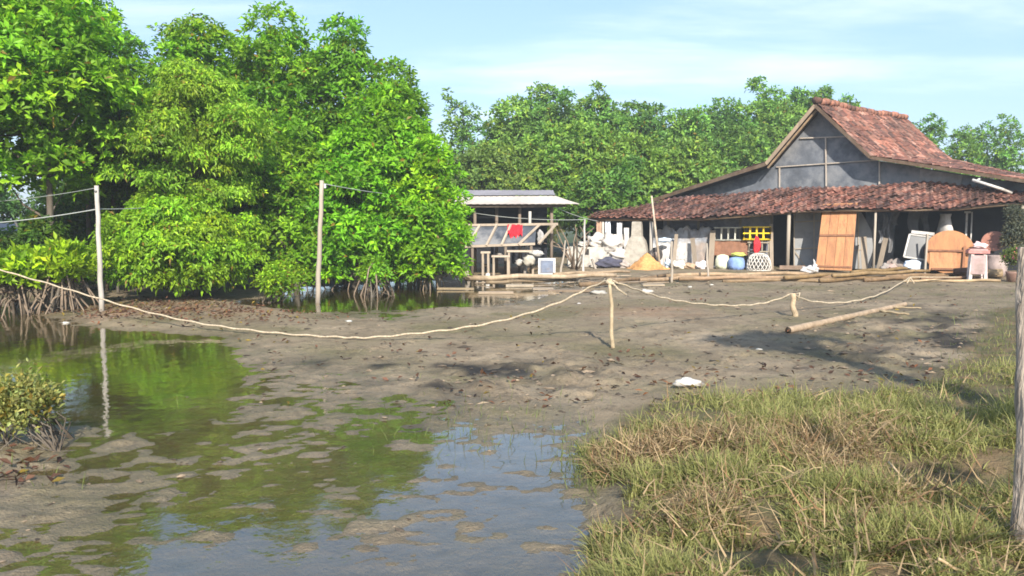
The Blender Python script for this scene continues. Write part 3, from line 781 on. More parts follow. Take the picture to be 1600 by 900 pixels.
rt = np.random.default_rng(5)
TC = [(0.28, 0.118, 0.080), (0.23, 0.092, 0.065), (0.33, 0.160, 0.115), (0.16, 0.075, 0.06), (0.33, 0.185, 0.14), (0.11, 0.062, 0.052), (0.26, 0.125, 0.090)]

def tile_roof(mb, edge_lo, edge_hi, row=0.24, col=0.215, sag=0.0, shade=1.0, jitter=1.0):
    """clay pantiles between two polylines (lower and upper edge, same direction); every tile is its own curved piece"""
    lo = np.array(edge_lo, float); hi = np.array(edge_hi, float)
    def poly(P):
        L = np.concatenate([[0], np.cumsum(np.linalg.norm(np.diff(P, axis=0), axis=1))])
        return L, P
    Ll, lo = poly(lo); Lh, hi = poly(hi)
    def ev(L, P, t):
        s = t * L[-1]; i = int(np.clip(np.searchsorted(L, s) - 1, 0, len(L) - 2)); f = (s - L[i]) / (L[i + 1] - L[i])
        return P[i] * (1 - f) + P[i + 1] * f
    slope = max(np.linalg.norm(ev(Ll, lo, t) - ev(Lh, hi, t)) for t in (0.05, 0.35, .65, 0.95))
    nr = max(2, int(round(slope / row))); nc = max(2, int(round(max(Ll[-1], Lh[-1]) / col)))
    def S(u, v):
        a = ev(Ll, lo, u); b = ev(Lh, hi, u); p = a * (1 - v) + b * v
        p = p - EZ * sag * math.sin(math.pi * v) * (0.7 + 0.5 * math.sin(u * 9))
        return p + EZ * 0.03 * math.sin(u * 23 + v * 3)
    # dark battens/underlay below the tiles
    G = [[S(i / 24, j / 6) - EZ * 0.05 for i in range(25)] for j in range(7)]
    mb.sheet(G, (0.05, 0.035, 0.03))
    prof = [(-0.5, 0.009), (-0.3, -0.015), (-0.05, -0.015), (0.18, 0.018), (0.36, 0.032), (0.54, 0.013)]
    for r in range(nr):
        for c in range(nc):
            u0 = (c + 0.5) / nc; v0 = r / nr; v1 = min(1.0, (r + 1.28) / nr)
            p0 = S(u0, v0); p1 = S(u0, v1); q = S(min(1, u0 + 0.5 / nc), v0) - S(max(0, u0 - 0.5 / nc), v0)
            wdt = np.linalg.norm(q); q = q / wdt; up = p1 - p0; n = np.cross(q, up); n /= np.linalg.norm(n)
            if n[2] < 0: n = -n
            lift = 0.032 + 0.01 * rt.normal() * jitter; sk = rt.normal() * 0.012 * jitter; sh = rt.normal() * 0.016 * jitter
            k = TC[rt.integers(len(TC))]; f = shade * rt.uniform(0.72, 1.25)
            patch = float(fbm(p0[0] * 0.7 + p0[1] * .3, p0[2] * 1.3 + p0[1] * 0.5, 91, 3))
            f *= 0.92 + 0.5 * patch
            cc = (k[0] * f, k[1] * f, k[2] * f)
            lowV = [p0 - up / np.linalg.norm(up) * (0.03 + sh) + q * (x * wdt + sk) + n * (h + lift) for x, h in prof]
            hiV = [p1 + q * (x * wdt - sk) + n * (h - 0.004) for x, h in prof]
            lipV = [p - n * 0.016 for p in lowV]
            m = len(prof)
            fs = [(i, i + 1, m + i + 1, m + i) for i in range(m - 1)] + [(2 * m + i, 2 * m + i + 1, i + 1, i) for i in range(m - 1)]
            mb.add(lowV + hiV + lipV, fs, cc)

def strip_on(a, b, off, w, mb, col=(1, 1, 1)):
    mb.bar(a, b, w, 0.03, col, up=A45)

# --- key profile points of the gable (in the facade plane)
E_top = fp(1285, 166); E_r = fp(1371, 246); E_rr = fp(1600, 281); E_rx = E_rr + (E_rr - E_r) * 0.22
E_l = fp(1209, 256); E_ll = fp(1055, 305); E_lx = E_ll + (E_ll - E_l) * 0.15
OV = -A45 * 0.55; LEN = A45 * 7.6; LB = EZ * 0.26
# gable wall in grey shade cloth, down to the floor behind the lean-to
gz = lambda p, z: np.array([p[0], p[1], z])
mb = MB()
wall_pts = [gz(E_lx, FLOOR), gz(fp(1400, 300), FLOOR), gz(fp(1400, 300), 2.25), gz(E_rx, 2.25), E_rx - EZ * .12, E_r - EZ * 0.10, E_top - EZ * 0.12, E_l - EZ * 0.10, E_lx - EZ * .12]
mb.slab(wall_pts, 0.06, (1.08, 1.11, 1.18))
mb.build('gable_wall', M['net'], house)
mb = MB(); mb.slab([fp(1438, 264, .05), fp(1505, 274, .05), fp(1500, 292, .05), fp(1436, 292, .05)], 0.02, (0.5, 0.5, 0.52)); mb.build('wall_patch', M['white'], house)
# bamboo battens on the gable cloth
for a, b, wd in [((1213, 261), (1372, 250), .045), ((1250, 216), (1329, 213), .05), ((1290, 214), (1291, 292), .055), ((1218, 262), (1218, 293), .05), ((1374, 252), (1374, 288), .05)]:
    mb = MB(); mb.bar(fp(*a, off=.07), fp(*b, off=.07), wd * .8, 0.03, (1.35, 1.35, 1.4), up=A45); mb.build('batten', M['greywood'], house)
# roof slopes
mb = MB()
tile_roof(mb, [E_r + OV, E_r + LEN + LB], [E_top + OV + EZ * .06, E_top + LEN + LB - EZ * .04], sag=0.05)
tile_roof(mb, [E_rx + OV * .9, E_rx + LEN], [E_r + OV - B45 * 0.06 + EZ * .025, E_r + LEN + LB - B45 * .06 + EZ * .025], shade=0.9, sag=0.03)
mb.build('right_roof', M['tile'], house)
mb = MB()
tile_roof(mb, [E_l + LEN, E_l + OV], [E_top + LEN + LB - EZ * 0.04, E_top + OV + EZ * .06], sag=0.05)
tile_roof(mb, [E_lx + LEN, E_lx + OV], [E_l + LEN + EZ * .02, E_l + OV + EZ * .02], shade=0.8)
mb.build('left_roof', M['tile'], house)
mb = MB()
for i in range(24):
    t = (i + .5) / 24; c = E_top + OV * (1 - t) + (LEN + LB - EZ * .1) * t + EZ * (0.10 + 0.03 * math.sin(t * 9) + 0.015 * rt.normal())
    f = rt.uniform(.55, 1.1); mb.tube([c - A45 * .17, c + A45 * .19 + EZ * .02], [0.12, 0.105], 8, (0.33 * f, .15 * f, .10 * f))
mb.build('roof_ridge', M['tile'], house)
# barge boards along the gable edges
for a, b, w_ in [(E_top, E_l, .12), (E_top, E_r, .10), (E_l, E_lx, .13), (E_r, E_rx, .10)]:
    mb = MB(); o = OV * 1.03 - EZ * .03
    mb.bar(a + o, b + o, 0.035, w_, (1.1, .95, .82) if a is E_top and b is E_l else (.33, .25, .2), up=(0, 0, 1)); mb.build('barge_board', M['greywood'], house)
mb = MB(); o = OV * .75 - EZ * .16
mb.bar(E_top + o, E_l + o, 0.05, .06, (0.95, .85, .75)); mb.build('rafter', M['bamboo'], house)

# --- lean-to roof over the front
lo_px = [(918, 341, 1.05), (1000, 341, 1.1), (1100, 340, 1.15), (1180, 334, 1.2), (1250, 328, 1.2), (1330, 326, 1.2), (1420, 326, 1.2), (1500, 324, 1.2), (1560, 318, 1.2), (1640, 312, 1.2)]
hi_px = [(935, 332, -0.6), (1000, 320, -1.1), (1050, 310, -1.7), (1120, 303, -1.7), (1200, 296, -1.4), (1300, 291, -0.9), (1400, 287, -.6), (1500, 282, -.45), (1560, 280, -.4), (1640, 278, -.35)]
LO = [wp(x, y, o) for x, y, o in lo_px]; HI = [wp(x, y, o) for x, y, o in hi_px]
mb = MB(); tile_roof(mb, LO, HI, row=0.22, col=0.20, sag=0.0, jitter=1.6, shade=0.95); mb.build('lean_to_roof', M['tile'], house)
mb = MB()
pts = [p + EZ * -.06 + EY * .06 for p in LO]
mb.tube(pts, 0.035, 6, (0.22, .17, .13)); mb.build('eave_beam', M['bamboo'], house)
# posts carrying the eave
def lo_at(px):
    for (x0, y0, o0), (x1, y1, o1) in zip(lo_px[:-1], lo_px[1:]):
        if x0 <= px <= x1:
            t = (px - x0) / (x1 - x0); return wp(px, y0 + (y1 - y0) * t, o0 + (o1 - o0) * t)
for px, m_, r in [(941, 'pole', .045), (1017, 'pole', .06), (1233, 'greywood', .055), (1369, 'greywood', .035), (1600, 'greywood', .05)]:
    p = lo_at(px) + EY * .12; mb = MB(); mb.tube([gz(p, 0.08), gz(p, p[2] - .05)], r, 8); mb.build('eave_post', M[m_], house)
# front wall, left of the doorway: grey cloth on a light frame
mb = MB(); wbox(mb, 1035, 336, 1206, 417, 0.0, 0.05, (1.0, 1.05, 1.25), z0=FLOOR - .1); mb.build('front_wall', M['net'], house)
for px in (1043, 1090, 1155, 1204):
    mb = MB(); wbox(mb, px - 2, 330, px + 2, 417, 0.045, 0.03, (.55, .58, .62), z0=FLOOR - .1); mb.build('wall_stud', M['greywood'], house)
# the worn whitewashed low wall below it
mb = MB(); rr = np.random.default_rng(3); G = []
nu, nv = 40, 12
for j in range(nv + 1):
    row = []
    for i in range(nu + 1):
        px = 1020 + 93 * i / nu; t = j / nv; topy = 357 + 3 * math.sin(i * .5) + 2 * math.sin(i * 1.3)
        p = wp(px, 418 * (1 - t) + topy * t, 0.42 - .15 * t); 
        p = p - EY * (0.035 * float(fbm(i * .35, j * .5, 12, 3)) + 0.03 * math.sin(j * 1.4 + i * .2) * (j > 4))
        row.append(p)
    G.append(row)
pc = []
for j in range(nv + 1):
    for i in range(nu + 1):
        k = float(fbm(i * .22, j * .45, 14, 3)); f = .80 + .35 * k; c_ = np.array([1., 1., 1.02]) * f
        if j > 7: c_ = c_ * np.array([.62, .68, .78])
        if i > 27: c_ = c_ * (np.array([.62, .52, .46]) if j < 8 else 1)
        if .12 < k < .22: c_ = c_ * .55
        pc.append(tuple(c_))
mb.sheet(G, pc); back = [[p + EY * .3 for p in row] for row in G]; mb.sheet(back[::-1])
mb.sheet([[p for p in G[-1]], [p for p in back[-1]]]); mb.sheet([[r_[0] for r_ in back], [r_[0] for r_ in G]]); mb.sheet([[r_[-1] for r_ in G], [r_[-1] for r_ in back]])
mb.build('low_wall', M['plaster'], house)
# cloth panels right of the doorway
mb = MB(); wbox(mb, 1240, 326, 1280, 419, 0.05, 0.04, (2.3, 2.25, 2.15), z0=FLOOR); mb.build('cloth_panel', M['net'], house)
for a, b in [((1240, 347), (1282, 345)), ((1240, 389), (1282, 387)), ((1272, 328), (1272, 418)), ((1241, 328), (1241, 418)), ((1242, 393), (1258, 416))]:
    mb = MB(); mb.bar(wp(*a, off=.075), wp(*b, off=.075), .035, .025, (1.05, 1.05, 1.05), up=EY); mb.build('batten', M['greywood'], house)
mb = MB()
poly = [(1330, 327), (1343, 327), (1352, 342), (1362, 362), (1364, 385), (1361, 420), (1330, 420)]
mb.slab([wp(x, y, .08) for x, y in poly], .03, (2.2, 2.15, 2.05)); mb.build('torn_cloth_panel', M['net'], house)
for a, b in [((1341, 328), (1342, 420)), ((1330, 391), (1346, 390))]:
    mb = MB(); mb.bar(wp(*a, off=.11), wp(*b, off=.11), .035, .025, (1.05, 1.05, 1.05), up=EY); mb.build('batten', M['greywood'], house)
# backs of the room behind, near-black in place of its shade
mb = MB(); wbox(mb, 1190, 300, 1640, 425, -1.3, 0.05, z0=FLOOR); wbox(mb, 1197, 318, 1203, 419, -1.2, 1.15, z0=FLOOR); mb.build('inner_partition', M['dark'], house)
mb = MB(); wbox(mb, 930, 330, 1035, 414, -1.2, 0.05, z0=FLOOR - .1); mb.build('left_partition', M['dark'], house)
# hanging strips of cloth in the dark opening
for k, (px, y0, y1, w_, c) in enumerate([(1382, 335, 368, 4, .14), (1398, 328, 352, 7, .12), (1428, 330, 368, 10, .10), (1446, 330, 362, 6, .09), (1390, 350, 395, 4, .16), (1376, 360, 380, 3, .3)]):
    G = [[wp(px + w_ * (i / 4 - .5) * 2 * (1 - .3 * j / 6) + 2 * math.sin(j * .9 + k), y0 + (y1 - y0) * j / 6, .1 + .05 * math.sin(i * 2.2 + j * .6 + k)) for i in range(5)] for j in range(7)]
    mb = MB(); mb.sheet(G); mb.build('hanging_cloth', surf('rag_%d' % k, (c, c, c * 1.02), .3, 6, .9), house)
mb = MB()
for px, t in [(1508, 3), (1516, 2)]:
    wbox(mb, px - t / 2, 331, px + t / 2, 396, 0.1, .04, (1, 1, 1))
wbox(mb, 1507, 330, 1517, 333, .105, .035, (1, 1, 1)); mb.build('window_frame', M['white'], house)

# ------------------------------------------------------------------ loose things around the house
# the orange plank door leaning against the cloth wall
top_l, top_r = wp(1286, 319, .95), wp(1340, 317, .95)
bl, br = wp(1274, 421, 1.45), wp(1331, 423, 1.45)
def leaning(a, b, c, d): return [a, b, c, d]
door = thing('plank_door', (bl + br) / 2, 'orange-brown wooden plank door leaning upright against the house front', 'door')
nrm = np.cross(br - bl, top_l - bl); nrm /= np.linalg.norm(nrm)
if nrm[1] > 0: nrm = -nrm
P = lambda s, t, o=0: (bl * (1 - s) + br * s) * (1 - t) + (top_l * (1 - s) + top_r * s) * t + nrm * o
for i in range(4):
    s0, s1 = i / 4 + .004, (i + 1) / 4 - .004; f = (1.0, .93, 1.08, .97)[i]
    mb = MB(); mb.slab([P(s0, 0), P(s1, 0), P(s1, 1), P(s0, 1)], .03, (f, f, f)); mb.build('board', M['plank'], door)
for t0, t1 in ((.50, .53), (.955, .985), (.035, .06)):
    mb = MB(); mb.slab([P(.02, t0, .031), P(.98, t0, .031), P(.98, t1, .031), P(.02, t1, .031)], .028, (.42, .38, .4)); mb.build('crossbar', M['plank'], door)

# round tabletop on its edge
cx_, rad = wp(1484, 388, 1.25), 0
rpx = 35.0; Yt = cx_[1]; rad = rpx * Yt / F
tb = thing('round_table', wx(1484, 1.2), 'round orange tabletop tipped on its edge with its battens showing', 'table')
ctr = gz(cx_, FLOOR + rad * .98)
ax = unit(-EY * .95 + EZ * .25 - EX * .05)
mb = MB(); mb.lathe(ctr - ax * .02, [(rad * .985, 0), (rad, .01), (rad, .035), (rad * .985, .045)], 40, ax, (1.0, .98, .95), smooth=False); mb.build('tabletop', M['plank'], tb)
tx = unit(np.cross(EZ, ax)); ty = np.cross(ax, tx)
if tx @ EX < 0: tx = -tx; 
if ty[2] < 0: ty = -ty
TP = lambda u, v, o=.045: ctr + tx * u * rad + ty * v * rad + ax * o
mb = MB(); mb.slab([TP(-.80, -.86, .042), TP(.28, -.86, .042), TP(.28, .02, .042), TP(-.80, .02, .042)], .024, (1.12, 1.16, 1.2)); mb.build('apron_board', M['plank'], tb)
for a, b, w_ in [((-.95, .04), (.55, .04), .055), ((-.72, -.80), (.3, -.80), .055)]:
    mb = MB(); mb.bar(TP(*a, .075), TP(*b, .075), w_, .035, (.40, .34, .36), up=ax); mb.build('batten', M['plank'], tb)
mb = MB(); mb.bar(TP(.52, -.92, .09), TP(.58, .25, .09), .06, .04, (.6, .5, .5), up=ax); mb.build('table_leg', M['plank'], tb)
mb = MB(); mb.bar(wx(1446, 1.42, FLOOR - .02), wp(1449, 366, 1.3), .05, .05); o = mb.build('lean_stake', M['greywood']); tag(o, 'thin upright stake at the left side of the round tabletop', 'stake')

# dark screen in a white frame
sc_ = thing('framed_screen', wx(1432, 1.0), 'dark flat panel in a white frame, tilted beside the round tabletop', 'panel')
sq = [wp(1412, 401, 1.0), wp(1452, 407, 1.0), wp(1458, 371, .8), wp(1421, 366, .8)]
mb = MB(); mb.slab([p for p in sq], .03); mb.build('pane', M['glass'], sc_)
mb = MB()
fr_ = [p - EY * .02 for p in sq]
for i in range(4): mb.bar(fr_[i], fr_[(i + 1) % 4], .045, .05, (1, 1, 1), up=EY)
mb.build('frame', M['white'], sc_)
mb = MB(); mb.bar(wp(1424, 362, .75), wp(1460, 366, .75), .09, .05, (1, 1, 1.02), up=EY); o = mb.build('white_lath', M['white']); tag(o, 'white lath lying across the top of the dark framed panel', 'lath')
mb = MB(); wbox(mb, 1430, 404, 1446, 423, .9, .3, (.14, .18, .24), z0=FLOOR); wbox(mb, 1429, 402.5, 1447, 404.5, .92, .34, (.2, .24, .3)); o = mb.build('blue_bin', M['plain']); tag(o, 'slate blue bin under the dark framed panel', 'bin')

# white sack behind the table
mb = MB(); c0 = wp(1477, 350, .35); G = []
mb.lathe(gz(c0, FLOOR + .55), [(0.34, 0), (.36, .25), (.33, .6), (.24, .85), (.19, 1.05), (.21, 1.16)], 16, EZ, (.95, .93, .93), noise=.05, squash=.6)
o = mb.build('tall_sack', M['white']); tag(o, 'tall white sack standing behind the round tabletop', 'sack')
mb = MB(); wbox(mb, 1462, 388, 1492, 424, .35, .4, (.4, .35, .3), z0=FLOOR); o = mb.build('low_crate', M['greywood']); tag(o, 'grey wooden crate carrying the tall white sack', 'crate')

# pale pink sheets and wood below the opening
mb = MB()
G = [[wp(1386 + 36 * i / 9, 421 - 3 * math.sin(i * .9) - 14 * j / 4 * (1 - .3 * i / 9), 1.3 - .25 * j) + EZ * .03 * math.sin(i * 1.9 + j) for i in range(10)] for j in range(5)]
mb.sheet(G, (.95, .72, .68)); o = mb.build('crumpled_sheet', M['white']); tag(o, 'crumpled pinkish white sheet on the woodpile left of the blue bin', 'sheet')
mb = MB(); mb.blob(wp(1424, 416, 1.35), (.22, .16, .16), 4, .25, col=(.55, .62, .72)); o = mb.build('blue_grey_bag', M['cloth']); tag(o, 'small blue-grey bag beside the crumpled pinkish sheet', 'bag')

# red-pink plastic pedestal, stools and clutter on the right
pk = thing('plastic_stool', on_ground(1527, 440), 'faded pink plastic stool with a white front leg at the right end of the woodpile', 'stool')
b_ = on_ground(1527, 438); s_ = b_[1] / F
for dx, dy in ((-.16, 0), (.16, 0), (-.14, .28), (.14, .28)):
    mb = MB(); mb.bar(b_ + EX * dx * 1.15 + EY * dy + EZ * -.02, b_ + EX * dx * .9 + EY * dy + EZ * .72, .085, .07, (.62, .50, .47) if dx > 0 else (.75, .68, .64)); mb.build('leg', M['plain'], pk)
mb = MB(); mb.box(b_ + EY * .14 + EZ * .76, (.5, .44, .08), -TH, (.52, .22, .20)); mb.box(b_ + EY * .14 + EZ * .815, (.42, .36, .03), -TH, (.60, .34, .32)); mb.build('seat', M['plain'], pk)
mb = MB(); mb.box(b_ - EY * .03 + EZ * .42, (.34, .03, .5), -TH, (.42, .30, .29)); mb.build('apron', M['plain'], pk)
c1 = wp(1556, 420, 1.5)
tr_ = MB(); ax2 = unit(-EY * .8 + EZ * .45 - EX * .3)
tr_.lathe(wp(1553, 379, 1.3), [(.02, .0), (.16, .015), (.28, .05), (.31, .09), (.29, .09), (.2, .05), (.03, .03)], 24, ax2, (.30, .14, .10)); o = tr_.build('woven_tray', M['cloth']); tag(o, 'round reddish-brown woven tray leaning under the right eave', 'tray')
mb = MB(); mb.lathe(gz(c1, FLOOR - .05), [(.20, 0), (.27, .2), (.29, .42), (.25, .58), (.27, .62)], 18, EZ, (.34, .27, .25), noise=.02); o = mb.build('clay_jar', M['cloth']); tag(o, 'grey-brown clay jar under the round woven tray', 'jar')
mb = MB(); mb.lathe(wp(1529, 388, .9) - EZ * .5, [(.22, 0), (.25, .3), (.24, .48), (.2, .52)], 16, EZ, (.36, .22, .24)); o = mb.build('plastic_tub', M['plain']); tag(o, 'dull mauve plastic tub behind the pink stool', 'tub')
mb = MB(); mb.blob(wp(1530, 384, 1.55) + EZ * .0, (.17, .14, .09), 8, .3, col=(.85, .62, .62)); o = mb.build('pale_bundle', M['cloth']); tag(o, 'pale pink cloth bundle on top of the pink stool', 'bundle')
mb = MB(); a = on_ground(1470, 428); b2 = wp(1520, 421, 2.0)
mb.tube([wp(1490, 425, 1.9), wp(1520, 424, 1.9)], [.10, .12], 10, (.30, .16, .13)); o = mb.build('rusty_log', M['bamboo']); tag(o, 'short reddish log lying between the round tabletop and the pink stool', 'log')
mb = MB(); mb.tube([wp(1538, 428, 1.9), wp(1566, 427, 1.9)], [.13, .12], 10, (.75, .68, .55)); o = mb.build('pale_log', M['bamboo']); tag(o, 'short pale log lying right of the pink stool', 'log')
# potted flowers
fl = thing('flowering_plant', on_ground(1581, 440), 'small potted plant with pink flowers at the right end of the house', 'plant')
b_ = on_ground(1581, 440)
mb = MB(); mb.lathe(b_ - EZ * .02, [(.11, 0), (.15, .24), (.16, .28), (.13, .28)], 14, EZ, (.22, .13, .10)); mb.build('pot', M['plain'], fl)
rng = np.random.default_rng(44)
cl = [(b_[0] + rng.normal() * .14, b_[1] + rng.normal() * .1, b_[2] + .42 + rng.random() * .35, .12, .12, .12) for _ in range(8)]
C, A, ids = crown_points(rng, cl, 220); V, q, cc = leaf_arrays(rng, C, A, .075, .035, 5, col=(.09, .14, .03)); mesh_obj('foliage', V, q, M['leaf'], fl, cc, False)
C2 = np.array([(b_[0] + rng.normal() * .17, b_[1] - .12 + rng.normal() * .08, b_[2] + .5 + rng.random() * .35) for _ in range(16)]); A2 = unit(rng.normal(size=(16, 3)) + np.array([0, -1, .6]))
V, q, cc = leaf_arrays(rng, C2, A2, .05, .045, 6, tilt=(.9, 1.4), col=(.60, .22, .30), yellow=0, spread=.004); mesh_obj('blossoms', V, q, M['leaf'], fl, cc, False)
# grey-green creeper hung on the right corner
rng = np.random.default_rng(45)
cb = wp(1592, 425, 1.6); cb = gz(cb, FLOOR - .04)
cr = thing('corner_bush', cb, 'tall grey-green bush at the right frame edge under the eave', 'shrub')
cl = [(*(wp(1588 + rng.normal() * 5, 338 + 52 * k / 12, 1.6) + rng.normal(size=3) * .08), .24, .24, .2) for k in range(13)]
C, A, ids = crown_points(rng, cl, 90); V, q, cc = leaf_arrays(rng, C, A, .085, .04, 6, col=(.085, .105, .075)); mesh_obj('crown', V, q, M['leaf'], cr, cc, False)
mb = MB(); mb.tube([cb - EZ * .1, cb + EZ * .8 + EX * .03, wp(1588, 360, 1.6)], [.04, .035, .015], 7); mb.build('stem', M['bark'], cr)
# white pipe bits on the lean-to roof
mb = MB(); mb.tube([wp(1519, 281, .6), wp(1545, 289, .65), wp(1582, 301, .7)], [.045, .045, .045], 8, (1, 1, 1)); mb.tube([wp(1524, 284, .62), wp(1534, 277, .5)], .035, 7, (.9, .9, .9)); o = mb.build('white_pipe', M['white']); tag(o, 'white pipe with a short branch lying on the right end of the low tiled roof', 'pipe')

# crumpled plastic bag at the foot of the plank door
d0 = wp(1265, 428, 2.0); zb = hz(d0[0], d0[1])
mb = MB(); mb.blob(gz(d0, zb + .10), (.22, .13, .11), 401, .3, 18, 12, (.95, .95, 1.0)); mb.blob(gz(d0, zb + .2) + EX * .13, (.06, .05, .09), 402, .3, 12, 9, (.95, .95, 1.0))
mb.tube([gz(d0, zb + .2) + EX * .13, gz(d0, zb + .34) + EX * .12, gz(d0, zb + .42) + EX * .09], [.05, .03, .012], 7, (.95, .95, 1.0))
o = mb.build('plastic_bag', M['white']); tag(o, 'crumpled white plastic bag with one corner sticking up, left of the plank door', 'bag')

# yellow and grey crates, mat, sacks, basket by the low wall
def lattice_crate(name, label, px0, py0, px1, py1, off, dep, col, nx_, ny_, bar=.035, group=None):
    t_ = thing(name, wx((px0 + px1) / 2, off), label, 'crate', group)
    a = wp(px0, py1, off); b = wp(px1, py1, off); h = a[2] - wp(px0, py0, off)[2]; h = -h
    Lx = np.linalg.norm(b - a)
    def pt(s, t, k): return a * (1 - s) + b * s + EZ * h * t + EY * dep * k
    def panel(nm, f, n1, n2):
        m_ = MB()
        for i in range(n1 + 1): m_.bar(f(i / n1, 0), f(i / n1, 1), bar, bar * .8, col)
        for j in range(n2 + 1): m_.bar(f(0, j / n2) + EY * .002, f(1, j / n2) + EY * .002, bar * 1.05, bar * .85, col)
        m_.build(nm, M['plain'], t_)
    panel('front_lattice', lambda s, t: pt(s, t, 0), nx_, ny_)
    panel('back_lattice', lambda s, t: pt(s, t, 1), nx_, ny_)
    panel('side_lattice', lambda s, t: pt(0, t, s), 2, ny_)
    panel('side_lattice', lambda s, t: pt(1, t, s), 2, ny_)
    panel('bottom_lattice', lambda s, t: pt(s, 0.01, t), nx_, 2)
    return t_
lattice_crate('plastic_crate', 'bright yellow lattice crate hung on the wall left of the dark doorway', 1161, 355, 1203, 374, .55, .28, (.85, .60, .02), 4, 2, .045)
lattice_crate('plastic_crate', 'pale grey lattice crate next to the yellow one, above a brown mat', 1116, 356, 1159, 375, .45, .28, (.46, .46, .40), 4, 1, .04)
mb = MB(); G = [[wp(1115 + 53 * i / 14, 376 + 23 * j / 5, .42 + .07 * j / 5) - EY * .02 * math.sin(i * 1.1 + j) for i in range(15)] for j in range(6)]; mb.sheet(G, (.23, .115, .07)); o = mb.build('woven_mat', M['cloth']); tag(o, 'brown woven mat hanging below the pale grey crate', 'mat')
mb = MB(); c0 = wx(1129, .75); mb.lathe(c0 - EZ * .02, [(.20, 0), (.24, .12), (.23, .3), (.17, .42), (.06, .46)], 14, EZ, (.62, .64, .48), noise=.06, seed=1); o = mb.build('filled_sack', M['cloth']); tag(o, 'pale greenish sack on the ground under the brown mat', 'sack')
mb = MB(); c0 = wx(1151, .95); mb.lathe(c0 - EZ * .02, [(.22, 0), (.26, .1), (.25, .28), (.2, .37), (.05, .40)], 14, EZ, (.20, .30, .56), noise=.06, seed=2); mb2 = mb; o = mb.build('filled_sack', M['cloth']); tag(o, 'blue sack between the pale sack and the woven basket', 'sack')
mb = MB(); mb.blob(wx(1153, .85) + EZ * .45, (.2, .15, .07), 9, .3, col=(.55, .58, .14)); o = mb.build('yellow_cloth', M['cloth']); tag(o, 'yellow-green cloth on top of the blue sack', 'cloth')
mb = MB(); wbox(mb, 1142, 404, 1162, 421, .7, .3, (.3, .26, .2), z0=FLOOR); o = mb.build('backing_box', M['greywood']); tag(o, 'grey box behind the blue sack', 'box')
# white woven basket, a near-black core inside makes its holes dark
bk = thing('woven_basket', wx(1186, .95), 'white openwork basket upturned beside the dark doorway', 'basket')
b_ = wx(1186, .95); prof = [(.36, 0), (.37, .08), (.35, .2), (.31, .34), (.24, .46), (.15, .50)]
mb = MB(); mb.lathe(b_ - EZ * .02, [(r - .02, h) for r, h in prof], 20, EZ, (.06, .055, .05)); mb.build('dark_core', M['cloth'], bk)
mb = MB()
rp = lambda h: np.interp(h, [h_ for r, h_ in prof], [r for r, h_ in prof])
for k in range(18):
    for sgn in (-1, 1):
        pts = []
        for j in range(9):
            h = .5 * j / 8; a = 2 * math.pi * k / 18 + sgn * j * .11; r = rp(h) + .004 * sgn
            pts.append(b_ + EZ * (h - .01) + np.array([math.cos(a) * r, math.sin(a) * r, 0]))
        mb.tube(pts, .014, 5, (.60, .57, .52))
for h in (0, .5):
    r = rp(h); mb.tube([b_ + EZ * (h - .01) + np.array([math.cos(a) * r, math.sin(a) * r, 0]) for a in np.linspace(0, 6.28, 21)], .02, 6, (.6, .56, .5))
mb.build('weave', M['plain'], bk)
mb = MB(); mb.blob(wp(1183, 383, .75), (.13, .06, .24), 5, .2, col=(.62, .03, .04)); o = mb.build('red_cloth', M['cloth']); tag(o, 'red cloth hanging below the yellow crate', 'cloth')
mb = MB()
for i in range(4): wbox(mb, 1169 + 10 * i, 376, 1171 + 10 * i, 419, .5, .03, (.9, .9, .85), z0=FLOOR)
for y in (378, 392, 406): wbox(mb, 1168, y, 1202, y + 2, .53, .028, (.9, .9, .85))
o = mb.build('pale_lattice_panel', M['greywood']); tag(o, 'pale lattice panel standing behind the upturned basket', 'panel')
mb = MB(); mb.slab([wp(1218, 424, 1.2), wp(1258, 424, 1.2), wp(1258, 424, .7), wp(1218, 424, .7)], .12, (.62, .5, .45)); o = mb.build('door_step', M['greywood']); o.location[2] = FLOOR; tag(o, 'grey timber step before the dark doorway', 'step')

# tapered concrete stump and clutter at the left end
cs = wx(995, 1.0)
mb = MB(); S4 = lambda w_, d_, z: [cs + EX * -w_ - EY * d_ + EZ * z, cs + EX * w_ - EY * d_ + EZ * z, cs + EX * w_ + EY * d_ + EZ * z, cs + EX * -w_ + EY * d_ + EZ * z]
lev = [S4(.40, .25, -.1), S4(.36, .22, .5), S4(.27, .18, .85), S4(.17, .13, 1.0), S4(.15, .12, 1.45), S4(.14, .11, 1.47)]
for i in range(5): mb.add(lev[i] + lev[i + 1], [(0, 1, 5, 4), (1, 2, 6, 5), (2, 3, 7, 6), (3, 0, 4, 7)])
mb.add(lev[5], [(0, 1, 2, 3)]); o = mb.build('concrete_stump', M['concrete']); tag(o, 'rough tapering concrete stump at the left end of the house front', 'stump')
mb = MB(); mb.tube([wx(1032, 1.35, .1), wp(1018, 306, 1.25)], [.04, .03], 7, (1.25, 1.3, 1.4)); o = mb.build('leaning_pole', M['bamboo']); tag(o, 'thin pale pole leaning against the low eave, rising above its tiles', 'pole')
ty_ = thing('worn_wheel', wx(1024, .95, .3), 'dark old wheel leaning at the left end of the white low wall', 'wheel')
tc_ = wp(1024, 398, .95); axt = unit(-EY + EX * .25)
mb = MB(); mb.lathe(tc_ - axt * .07, [(.13, 0), (.2, -.01), (.235, .03), (.235, .10), (.2, .14), (.13, .13)], 24, axt, (.055, .05, .048)); mb.build('tread', M['cloth'], ty_)
mb = MB(); mb.lathe(tc_ - axt * .02, [(.13, 0), (.135, .07), (.03, .1)], 20, axt, (.22, .17, .14)); mb.build('rim', M['plain'], ty_)
